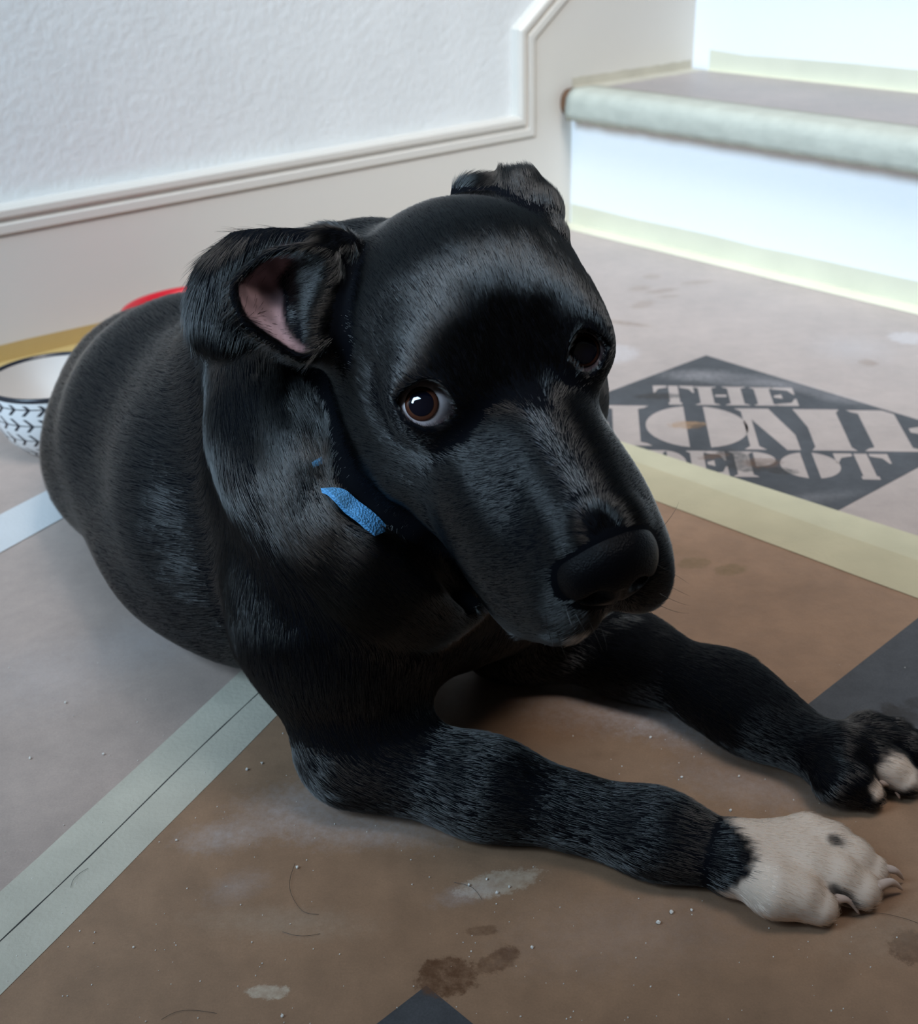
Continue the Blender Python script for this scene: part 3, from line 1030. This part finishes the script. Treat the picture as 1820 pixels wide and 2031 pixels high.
dog = empty('dog', (-0.06, 0.56, 0))
tag(dog, 'young black dog with white paw, lying on the papered floor and looking up', 'dog')
me = quadmesh('body', V, Q)
ca = me.attributes.new('coat_colour', 'FLOAT_COLOR', 'POINT')
ca.data.foreach_set('color', np.concatenate([col, np.ones((len(col), 1))], 1).astype(np.float32).ravel())
body = link('body', me, dog, m_body)

# ------------------------------------------------------------------ the coat: single hairs


def flow_at(P):
    """lie of the coat: blend of the directions of the forms nearby"""
    num = np.zeros((len(P), 3))
    den = np.full(len(P), 1e-9)
    for p in BODY_PR:
        if p.op != '+' or p.flow is None: continue
        idx = np.nonzero(((P > p.lo - 0.03) & (P < p.hi + 0.03)).all(1))[0]
        if not len(idx): continue
        w = np.exp(-np.clip(p.fn(P[idx]), -0.01, 1) / 0.006)
        num[idx] += w[:, None] * np.asarray(p.flow, float)[None]
        den[idx] += w
    return num / den[:, None]


def strands(name, roots, nrm, flow, length, lift, rad, colour, parent, mat, pts=4, jit=0.06):
    n = len(roots)
    T = flow - nrm * (flow * nrm).sum(1)[:, None]
    T /= np.maximum(np.linalg.norm(T, axis=1), 1e-6)[:, None]
    B = np.cross(nrm, T)
    sw = wob(roots, 180, 21) * 0.15 + wob(roots, 700, 22) * 0.09 + RNG.normal(0, jit, n)
    T = T * np.cos(sw)[:, None] + B * np.sin(sw)[:, None]
    lf = lift * (1 + 0.22 * RNG.normal(size=n)) + 0.05 * wob(roots, 400, 23)
    lf = np.clip(lf, 0.03, 1.4)
    pos = np.empty((n, pts, 3), np.float32)
    for i in range(pts):
        t = i / (pts - 1)
        h = np.sin(lf) * (t - 0.42 * t * t)
        l = np.cos(lf) * t
        pos[:, i] = roots - nrm * 0.0002 + T * (l * length)[:, None] + nrm * (h * length)[:, None]
    hc = bpy.data.hair_curves.new(name)
    hc.add_curves([pts] * n)
    hc.attributes['position'].data.foreach_set('vector', pos.ravel())
    ra = hc.attributes.new('radius', 'FLOAT', 'POINT')
    prof = np.linspace(1, 0, pts) ** 0.7 * 0.9 + 0.1
    ra.data.foreach_set('value', (rad[:, None] * prof[None]).astype(np.float32).ravel())
    absorb = np.where(colour < 0.03, np.array([6.5, 5.0, 3.2])[None], 0.16 * np.log(np.clip(colour, 0.03, 0.95)) ** 2)     # pigment of the single hair
    cc = hc.attributes.new('hair_colour', 'FLOAT_COLOR', 'CURVE')
    cc.data.foreach_set('color', np.concatenate([absorb, np.ones((n, 1))], 1).astype(np.float32).ravel())
    o = bpy.data.objects.new(name, hc)
    COL.objects.link(o)
    hc.materials.append(mat)
    o.parent = parent
    if parent is dog:
        o.matrix_parent_inverse = Matrix.Translation(dog.location).inverted()
    tag(o, kind='stuff')
    return o


m_fur = bpy.data.materials.new('fur')
m_fur.use_nodes = True
nt = m_fur.node_tree
nt.nodes.clear()
out = N(nt, 'ShaderNodeOutputMaterial')
hb = N(nt, 'ShaderNodeBsdfHairPrincipled')
hb.parametrization = 'ABSORPTION'
hb.inputs['Roughness'].default_value = 0.15
hb.inputs['Coat'].default_value = 0.0
hb.inputs['Radial Roughness'].default_value = 0.30
hb.inputs['IOR'].default_value = 1.85
an = N(nt, 'ShaderNodeAttribute', attribute_name='hair_colour')
nt.links.new(an.outputs['Color'], hb.inputs['Absorption Coefficient'])
nt.links.new(hb.outputs['BSDF'], out.inputs['Surface'])

NF = 20000 if QUICK else 640000
A4 = V[Q]
e1, e2 = A4[:, 2] - A4[:, 0], A4[:, 3] - A4[:, 1]
ar = 0.5 * np.linalg.norm(np.cross(e1, e2), axis=1)
cen = A4.mean(1)
keep = cen[:, 2] > 0.004
hd = np.linalg.norm((cen - HO) @ HR - np.array([0, 0, -0.03]), axis=1)
dens = ar * keep * np.where(hd < 0.12, 4.0, 1.0)
fi = RNG.choice(len(Q), NF, p=dens / dens.sum())
u, v = RNG.random(NF)[:, None], RNG.random(NF)[:, None]
q4 = A4[fi]
RO = (q4[:, 0] * (1 - u) + q4[:, 1] * u) * (1 - v) + (q4[:, 3] * (1 - u) + q4[:, 2] * u) * v
n4 = PN[Q[fi]]
RN = (n4[:, 0] * (1 - u) + n4[:, 1] * u) * (1 - v) + (n4[:, 3] * (1 - u) + n4[:, 2] * u) * v
RN /= np.linalg.norm(RN, axis=1)[:, None]
ok = np.ones(NF, bool)
for c, eu, ev, ew, ir in EYES:
    ok &= np.linalg.norm(RO - c, axis=1) > ER + 0.0026
PR = []
hell((0.002, 0.0885, -0.0235), (0.0172, 0.0135, 0.0150), 0.006)
for s_ in (1, -1):
    hell((0.002 + 0.0110 * s_, 0.0875, -0.0275), (0.0075, 0.0095, 0.0095), 0.008, both=False)
hcone((0.002, 0.089, -0.034), (0.002, 0.085, -0.046), 0.008, 0.004, 0.008, both=False)
for s_ in (1, -1):
    hcone((0.002 + 0.0075 * s_, 0.1010, -0.0270), (0.002 + 0.0115 * s_, 0.094, -0.0290), 0.0034, 0.0030, 0.003, '-', both=False)
    hcone((0.002 + 0.0115 * s_, 0.0985, -0.0300), (0.002 + 0.0185 * s_, 0.0905, -0.0330), 0.0018, 0.0010, 0.003, '-', both=False)
hcone((0.002, 0.1035, -0.026), (0.002, 0.0965, -0.045), 0.0009, 0.0009, 0.002, '-', both=False)
NOSE_PR = PR
ok &= evalsdf(RO, 0.05) > 0.0008
PR = BODY_PR
pkr = pinkness(RO, RN)
ok &= RNG.random(NF) > pkr * 0.9
RO, RN, pkr = RO[ok], RN[ok], pkr[ok]
FL = flow_at(RO)
loc = (RO - HO) @ HR
# the coat parts along the bridge of the muzzle and lies out and down its sides
mzw = smooth(0.016, 0.040, loc[:, 1]) * smooth(0.14, 0.10, np.linalg.norm(loc, axis=1))
sid = np.sign(loc[:, 0] - 0.001) * smooth(0.001, 0.011, np.abs(loc[:, 0] - 0.001))
FL = FL + (mzw * sid * 1.5)[:, None] * HX[None] - (mzw * np.abs(sid) * 0.9)[:, None] * HZ[None]
wr = whiteness(RO)
# length: shortest on the muzzle, longer down the neck and trunk
fh = smooth(0.16, 0.09, np.linalg.norm(loc - np.array([0, -0.01, -0.03]), axis=1))
ln = 0.0105 * (1 - fh) + 0.0062 * fh
muz = smooth(0.0, 0.05, loc[:, 1]) * fh
ln = ln * (1 - muz) + 0.0050 * muz
low = smooth(0.10, 0.05, RO[:, 2]) * (RO[:, 1] < 0.68)
ln = np.where(low > 0, np.minimum(ln, 0.0105 - 0.0045 * low), ln)
ln = ln * (1 - wr) + 0.0042 * wr
for c, eu, ev, ew, ir in EYES:
    de = np.linalg.norm(RO - c, axis=1) - ER
    ln *= 0.35 + 0.65 * smooth(0.002, 0.016, de)
ln *= RNG.uniform(0.75, 1.2, len(RO))
isw = RNG.random(len(RO)) < wr
hc_ = np.where(isw[:, None], WHITE[None] * RNG.uniform(0.85, 1.1, (len(RO), 1)), BLACK[None] * RNG.uniform(0.6, 1.5, (len(RO), 1)))
# the faint line of pale hairs down the bridge of the muzzle
st = hit([(1000, 690), (1030, 755), (1060, 820), (1085, 870), (1110, 920), (1140, 980), (1172, 1040)])
ds = mindist(RO, catmull(st, 60))
g = (RNG.random(len(RO)) < 0.16 * smooth(0.0045, 0.001, ds))
hc_[g] = np.array([0.16, 0.17, 0.19])
# pale hairs along the lip
lp = hit([(1158, 1256), (1190, 1246), (1220, 1236), (1245, 1226)], 0.001)
dl = mindist(RO, catmull(lp, 40))
g = RNG.random(len(RO)) < 0.9 * smooth(0.0060, 0.0025, dl)
hc_[g] = np.array([0.75, 0.70, 0.64])
ln[g] = RNG.uniform(0.004, 0.008, g.sum())
lift = np.full(len(RO), 0.20) - 0.04 * fh - 0.04 * muz
strands('short_fur', RO, RN, FL, ln, lift, np.where(isw, 0.00007, 0.000062) * RNG.uniform(0.8, 1.2, len(RO)), hc_, body, m_fur)

# ------------------------------------------------------------------ eyes, nose, claws, whiskers, collar
m_scl, nt, b = mat_new('eye_white')
b.inputs['Base Color'].default_value = (0.90, 0.80, 0.82, 1)
b.inputs['Roughness'].default_value = 0.12
m_iris, nt, b = mat_new('iris_brown')
b.inputs['Roughness'].default_value = 0.04
b.inputs['Coat Weight'].default_value = 1.0
tc = N(nt, 'ShaderNodeTexCoord')
ln_ = N(nt, 'ShaderNodeVectorMath', operation='LENGTH')
sp = N(nt, 'ShaderNodeVectorMath', operation='MULTIPLY')
sp.inputs[1].default_value = (1, 1, 0)
nt.links.new(tc.outputs['Object'], sp.inputs[0])
nt.links.new(sp.outputs['Vector'], ln_.inputs[0])
cr = N(nt, 'ShaderNodeValToRGB')
mr = N(nt, 'ShaderNodeMapRange')
mr.inputs['From Max'].default_value = 0.0072
nt.links.new(ln_.outputs['Value'], mr.inputs['Value'])
nt.links.new(mr.outputs['Result'], cr.inputs['Fac'])
el = cr.color_ramp.elements
el[0].position, el[0].color = 0.0, (0.10, 0.035, 0.02, 1)
el[1].position, el[1].color = 1.0, (0.008, 0.004, 0.004, 1)
for p_, c_ in ((0.72, (0.12, 0.045, 0.025, 1)), (0.88, (0.09, 0.030, 0.018, 1)), (0.96, (0.02, 0.008, 0.006, 1))):
    e_ = el.new(p_)
    e_.color = c_
nt.links.new(cr.outputs['Color'], b.inputs['Base Color'])
m_pup = simple('pupil_black', (0.004, 0.004, 0.010), 0.03)
m_pup.node_tree.nodes['Principled BSDF'].inputs['Coat Weight'].default_value = 1.0


def cap(r, a0, a1, nr=14, ns=48):
    """zone of a sphere around +z between two polar angles"""
    V_, F_ = [], []
    for i in range(nr + 1):
        a = a0 + (a1 - a0) * i / nr
        for j in range(ns):
            t = 2 * math.pi * j / ns
            V_.append((r * math.sin(a) * math.cos(t), r * math.sin(a) * math.sin(t), r * math.cos(a)))
    for i in range(nr):
        for j in range(ns):
            k = (j + 1) % ns
            F_.append([i * ns + j, (i + 1) * ns + j, (i + 1) * ns + k, i * ns + k])
    return V_, F_


for c, eu, ev, ew, ir in EYES:
    d = ray(*ir)
    bq, cq = d @ (EYE - c), (EYE - c) @ (EYE - c) - ER * ER
    disc = bq * bq - (d @ d) * cq
    t = (-bq - math.sqrt(max(disc, 0))) / (d @ d)
    gz = EYE + d * t - c
    gz /= np.linalg.norm(gz)
    rotq = Vector(gz).to_track_quat('Z', 'Y')
    eye = meshobj('eye', *cap(ER, 0.02, math.pi, 32, 64), m_scl, None, True)
    eye.parent = dog
    eye.matrix_parent_inverse = Matrix.Translation(dog.location).inverted()
    eye.location = c
    eye.rotation_mode = 'QUATERNION'
    eye.rotation_quaternion = rotq
    far_eye = ir[0] > 1000
    a_i = math.asin((0.0073 if far_eye else 0.0070) / (ER + 0.0003))
    a_p = math.asin((0.0056 if far_eye else 0.0052) / (ER + 0.0005))
    iri = meshobj('iris', *cap(ER + 0.00025, 0.01, a_i), m_iris, None, True)
    iri.parent = eye
    pup = meshobj('pupil', *cap(ER + 0.0004, 0.002, a_p), m_pup, None, True)
    pup.parent = eye

PR = NOSE_PR
NV, NQ = polygonise(0.0012 if QUICK else 0.0006)
m_nose = simple('nose_leather', (0.0025, 0.0025, 0.0035), 0.36, 0.3, 1300, spec=0.10)
link('nose', quadmesh('nose', NV, NQ), dog, m_nose)
PR = BODY_PR

m_claw = simple('claw', (0.52, 0.40, 0.34), 0.35)


def tube(pts, rads, ns=10):
    pts = [np.array(p, float) for p in pts]
    V_, F_ = [], []
    up = np.array([0.1, 0.2, 1.0])
    for i, p in enumerate(pts):
        t = pts[min(i + 1, len(pts) - 1)] - pts[max(i - 1, 0)]
        t /= np.linalg.norm(t)
        a = np.cross(t, up)
        a /= np.linalg.norm(a)
        b_ = np.cross(a, t)
        for j in range(ns):
            w_ = 2 * math.pi * j / ns
            V_.append(p + (a * math.cos(w_) + b_ * math.sin(w_)) * rads[i])
    n = len(pts)
    for i in range(n - 1):
        for j in range(ns):
            k = (j + 1) % ns
            F_.append([i * ns + j, i * ns + k, (i + 1) * ns + k, (i + 1) * ns + j])
    F_.append(list(range(ns))[::-1])
    F_.append([(n - 1) * ns + j for j in range(ns)])
    return V_, F_


for (x0, y0), (x1, y1), (x2, y2), r in (((1640, 1786), (1680, 1783), (1703, 1812), 0.0026), ((1735, 1760), (1767, 1749), (1789, 1765), 0.0024),
                                        ((1750, 1722), (1775, 1727), (1792, 1745), 0.0022), ((1725, 1552), (1765, 1553), (1784, 1583), 0.0028),
                                        ((1815, 1532), (1838, 1530), (1856, 1550), 0.0026)):
    k_ = catmull(np.array([at(x0, y0, 0.0125), at(x1, y1, 0.0105), at(x2, y2, 0.0025)]), 12)
    meshobj('claw', *tube(k_, [r * (1 - 0.85 * (i / 11) ** 1.6) for i in range(12)]), m_claw, dog, True)

# whiskers
wr_ = hit([(1120, 1200), (1140, 1215), (1165, 1225), (1185, 1230), (1205, 1232), (1300, 1060), (1303, 1120), (1304, 1150), (1303, 1175), (1296, 1195), (1286, 1208), (1080, 1215), (1100, 1235)])
gw = grad(wr_)
gw /= np.linalg.norm(gw, axis=1)[:, None]
fw_ = np.array([RT * 0.5 - UP * 0.8] * 5 + [RT * 0.8 + UP * 0.6] + [RT * 0.9 - UP * 0.5] * 5 + [RT * 0.2 - UP] * 2)
strands('whisker', wr_, gw, fw_, np.full(len(wr_), 0.020), np.full(len(wr_), 0.8), np.full(len(wr_), 0.00010), np.tile(BLACK * 2, (len(wr_), 1)), dog, m_fur, pts=6)

# collar
m_col, nt, b = mat_new('blue_webbing')
b.inputs['Base Color'].default_value = (0.13, 0.42, 0.80, 1)
ck = N(nt, 'ShaderNodeTexVoronoi')
ck.inputs['Scale'].default_value = 900
gg = N(nt, 'ShaderNodeNewGeometry')
nt.links.new(gg.outputs['Position'], ck.inputs['Vector'])
bq_ = N(nt, 'ShaderNodeBump')
bq_.inputs['Strength'].default_value = 0.6
bq_.inputs['Distance'].default_value = 0.001
nt.links.new(ck.outputs['Distance'], bq_.inputs['Height'])
nt.links.new(bq_.outputs['Normal'], b.inputs['Normal'])
b.inputs['Roughness'].default_value = 0.55
vis = hit([(622, 885), (632, 915), (645, 950), (662, 985), (690, 1012), (720, 1033), (748, 1050), (775, 1068)], 0.0)
ax = np.array((-0.035, 0.578, 0.228)) - np.array((-0.066, 0.62, 0.195))
tv = vis[6] - vis[1]
tv /= np.linalg.norm(tv)
ax -= tv * (ax @ tv)
ax /= np.linalg.norm(ax)
cc0 = np.array((-0.045, 0.59, 0.205))
cc0 = cc0 + ax * ((vis.mean(0) - cc0) @ ax)
ru, rv = tv, np.cross(ax, tv)
tha = np.unwrap(np.arctan2((vis - cc0) @ rv, (vis - cc0) @ ru))
if tha[-1] < tha[0]: vis, tha = vis[::-1], tha[::-1]
nrm_ = grad(vis)
nrm_ /= np.linalg.norm(nrm_, axis=1)[:, None]
up_ = np.array([-0.006, -0.0008, -0.006, 0.0020, 0.0026, 0.0022, -0.0005, -0.006])
if (vis[0] - hit([(622, 885)])[0]) @ (vis[0] - hit([(622, 885)])[0]) > 1e-6: up_ = up_[::-1]
seen = vis + nrm_ * up_[:, None]
rest = np.linspace(tha[-1] + 0.45, tha[0] + 2 * math.pi - 0.45, 14)
PR = [p for p in BODY_PR[:NBASE] if p.tag in ('trunk', 'neck') and p.op == '+']
dirs = np.cos(rest)[:, None] * ru + np.sin(rest)[:, None] * rv
rr = np.full(14, 0.02)
for _ in range(60):
    rr = np.clip(rr - evalsdf(cc0 + dirs * rr[:, None], 0.3) * 0.6, 0.01, 0.12)
PR = BODY_PR
loop = np.concatenate([seen, cc0 + dirs * (rr - 0.014)[:, None]])
ns = 200
loop = catmull(np.concatenate([loop[-2:], loop, loop[:3]]), ns + 60)
i0 = int(round((ns + 59) * 2 / (len(seen) + 18)))
i1 = int(round((ns + 59) * (2 + len(seen) + 14) / (len(seen) + 18)))
loop = loop[i0:i1]
ns = len(loop)
CV, CF = [], []
hw, tk = 0.0046, 0.0011
for i in range(ns):
    t_ = loop[(i + 1) % ns] - loop[i - 1]
    t_ /= np.linalg.norm(t_)
    o_ = loop[i] - cc0
    gk = grad(loop[i][None])[0]
    o_ = gk - t_ * (gk @ t_)
    o_ /= max(np.linalg.norm(o_), 1e-6)
    w_ = np.cross(t_, o_)
    for sx, sy in ((-1, 0), (-1, 1), (1, 1), (1, 0)):
        CV.append(loop[i] + o_ * (2 * tk * sy - 0.0004) + w_ * hw * sx)
for i in range(ns):
    j = (i + 1) % ns
    for k in range(4):
        l = (k + 1) % 4
        CF.append([i * 4 + k, i * 4 + l, j * 4 + l, j * 4 + k])
collar = meshobj('dog_collar', CV, CF, m_col, None, False)
tag(collar, 'light blue woven collar around the neck of the black dog', 'collar')

# ------------------------------------------------------------------ bowls, crumbs, shed hairs
m_glaze, nt, b = mat_new('bowl_glaze')
b.inputs['Roughness'].default_value = 0.18
tc = N(nt, 'ShaderNodeTexCoord')
xyz = N(nt, 'ShaderNodeSeparateXYZ')
nt.links.new(tc.outputs['Object'], xyz.inputs[0])


def mth(nt, op, a, b_=None, c_=None):
    n = N(nt, 'ShaderNodeMath', operation=op)
    for i, q in enumerate((a, b_, c_)):
        if q is None: continue
        if isinstance(q, (int, float)): n.inputs[i].default_value = q
        else: nt.links.new(q, n.inputs[i])
    return n.outputs[0]


NCOL, ROWH = 28, 0.0150
ang = mth(nt, 'MULTIPLY', mth(nt, 'ARCTAN2', xyz.outputs['Y'], xyz.outputs['X']), NCOL / (2 * math.pi))
rowv = mth(nt, 'DIVIDE', xyz.outputs['Z'], ROWH)
# sideways chevrons: in every row the stroke runs to the middle line and back
fr = mth(nt, 'ABSOLUTE', mth(nt, 'SUBTRACT', mth(nt, 'FRACT', rowv), 0.5))
ph = mth(nt, 'ADD', ang, mth(nt, 'MULTIPLY', fr, 1.25))
dch = mth(nt, 'ABSOLUTE', mth(nt, 'SUBTRACT', mth(nt, 'FRACT', ph), 0.5))
stroke = mth(nt, 'LESS_THAN', dch, 0.135)
gap = mth(nt, 'LESS_THAN', fr, 0.40)
line = mth(nt, 'LESS_THAN', fr, 0.035)
inkf = mth(nt, 'MAXIMUM', mth(nt, 'MULTIPLY', stroke, gap), line)
sel = mth(nt, 'MULTIPLY', inkf, mth(nt, 'LESS_THAN', xyz.outputs['Z'], 0.0560))
mx = N(nt, 'ShaderNodeMix', data_type='RGBA')
nt.links.new(sel, mx.inputs['Factor'])
mx.inputs[6].default_value = (0.80, 0.80, 0.80, 1)
mx.inputs[7].default_value = (0.02, 0.025, 0.035, 1)
nt.links.new(mx.outputs[2], b.inputs['Base Color'])
m_inner = simple('bowl_inside_glaze', (0.72, 0.67, 0.63), 0.2)
m_rim = simple('bowl_black_rim', (0.02, 0.022, 0.03), 0.25)
m_red = simple('red_plastic', (0.60, 0.015, 0.03), 0.3)
m_foot = simple('bowl_foot', (0.05, 0.05, 0.055), 0.4)


def lathe(prof_, ns_=72):
    V_, F_ = [], []
    for r_q, z_q in prof_:
        for j in range(ns_):
            t = 2 * math.pi * j / ns_
            V_.append((r_q * math.cos(t), r_q * math.sin(t), z_q))
    for i in range(len(prof_) - 1):
        for j in range(ns_):
            k = (j + 1) % ns_
            F_.append([i * ns_ + j, i * ns_ + k, (i + 1) * ns_ + k, (i + 1) * ns_ + j])
    return V_, F_


def bowl_thing(name, loc, label, parts):
    t = empty(name, loc)
    tag(t, label, 'bowl', 'dog bowls by the wall')
    for pn, prof_, mt_ in parts:
        o = meshobj(pn, *lathe(prof_), mt_, None, True)
        o.parent = t
    return t


outer = [(0.0, 0.001), (0.036, 0.001), (0.039, 0.004), (0.047, 0.013), (0.0525, 0.024), (0.0560, 0.037), (0.0575, 0.050), (0.0580, 0.0580)]
inner = [(0.0550, 0.0595), (0.0542, 0.048), (0.0515, 0.033), (0.047, 0.021), (0.040, 0.012), (0.028, 0.009), (0.0, 0.008)]
rimp = [(0.0580, 0.0580), (0.0583, 0.0605), (0.0573, 0.0622), (0.0560, 0.0618), (0.0550, 0.0595)]
BC = at(109, 745, 0.061)
bowl_thing('dog_bowl', (BC[0], BC[1], 0.0003), 'white ceramic dog bowl with black chevron pattern at the left edge', [('bowl_body', outer, m_glaze), ('bowl_inside', inner, m_inner), ('rim', rimp, m_rim)])
RC = at(402, 611, 0.057)
red = [(0.0, 0.001), (0.082, 0.001), (0.086, 0.004), (0.081, 0.030), (0.0775, 0.052), (0.0800, 0.056), (0.0795, 0.058), (0.076, 0.058), (0.072, 0.045), (0.065, 0.016), (0.0, 0.012)]
bowl_thing('dog_bowl', (RC[0], RC[1], 0.0003), 'red plastic dog bowl by the wall, mostly hidden behind the back of the dog', [('bowl_body', red, m_red)])

# plaster crumbs strewn over the paper
m_crumb = simple('plaster_crumb', (0.72, 0.69, 0.64), 0.8)
CVs, CFs = [], []
ico = [(-1, 1.618, 0), (1, 1.618, 0), (-1, -1.618, 0), (1, -1.618, 0), (0, -1, 1.618), (0, 1, 1.618), (0, -1, -1.618), (0, 1, -1.618), (1.618, 0, -1), (1.618, 0, 1), (-1.618, 0, -1), (-1.618, 0, 1)]
icf = [(0, 11, 5), (0, 5, 1), (0, 1, 7), (0, 7, 10), (0, 10, 11), (1, 5, 9), (5, 11, 4), (11, 10, 2), (10, 7, 6), (7, 1, 8), (3, 9, 4), (3, 4, 2), (3, 2, 6), (3, 6, 8), (3, 8, 9), (4, 9, 5), (2, 4, 11), (6, 2, 10), (8, 6, 7), (9, 8, 1)]
spots = [(490, 1528, .0009), (350, 1668, .0008), (205, 1497, .0008), (1290, 1403, .0016), (1290, 1464, .0009), (1448, 1609, .0009), (1352, 1543, .0008), (1331, 1811, .0011), (1305, 1832, .0011), (1371, 1807, .0008),
         (700, 1618, .0010), (130, 1395, .0009), (590, 1722, .0010), (520, 1515, .0007), (930, 1757, .0009), (965, 1745, .0007), (985, 1772, .0008), (1465, 1541, .0008), (560, 2017, .0008), (265, 1880, .0006), (1010, 1760, .0008), (1055, 1880, .0008), (60, 1505, .0008)]
while len(spots) < 320:
    x_, y_ = RNG.uniform(-20, 1840), 1300 + 760 * RNG.random() ** 0.8
    spots.append((x_, y_, RNG.uniform(.00018, .00045)))
for x_, y_, r_ in spots:
    p_ = at(x_, y_, 0)
    if evalsdf(p_[None], 0.05)[0] < 0.004: continue
    Rm_ = np.array(Matrix.Rotation(RNG.uniform(0, 6), 3, Vector(RNG.normal(size=3)).normalized()))
    b0 = len(CVs)
    sc_ = r_ / 1.9 * RNG.uniform(0.7, 1.2, (12, 1))
    for q in (np.array(ico) * sc_) @ Rm_.T: CVs.append(p_ + q + np.array([0, 0, r_ * 0.75]))
    CFs += [[i + b0 for i in f_] for f_ in icf]
tag(meshobj('plaster_crumbs', CVs, CFs, m_crumb), 'white plaster crumbs and dust specks strewn over the paper', 'crumbs', kind='stuff')

m_hair = simple('shed_hair', (0.02, 0.015, 0.012), 0.5)
for pts_, lab in (([(585, 1712), (575, 1745), (578, 1775), (600, 1808), (632, 1814)], 'long curved black dog hair on the paper below the elbow'),
                  ([(560, 1848), (585, 1856), (610, 1857), (635, 1852)], 'short black dog hair lying below the long curved one'),
                  ([(900, 1750), (930, 1758), (945, 1770), (956, 1785)], 'black dog hair beside the pale dust smear below the foreleg'),
                  ([(320, 2022), (350, 2008), (385, 2005), (430, 2010)], 'black dog hair at the bottom edge of the photo'),
                  ([(1690, 1818), (1740, 1812), (1790, 1822), (1822, 1832)], 'black dog hair on the paper beyond the white paw'),
                  ([(140, 1760), (146, 1745), (160, 1732), (175, 1722)], 'black dog hair lying on the pale green tape')):
    k_ = catmull(np.array([at(x_, y_, 0.0006) for x_, y_ in pts_]), 24)
    k_[:, 2] += 0.0004 * np.abs(np.sin(np.linspace(0, 3, 24)))
    tag(meshobj('shed_hair', *tube(k_, [0.00009] * 24, 5), m_hair), lab, 'dog hair', 'loose dog hairs on the floor')
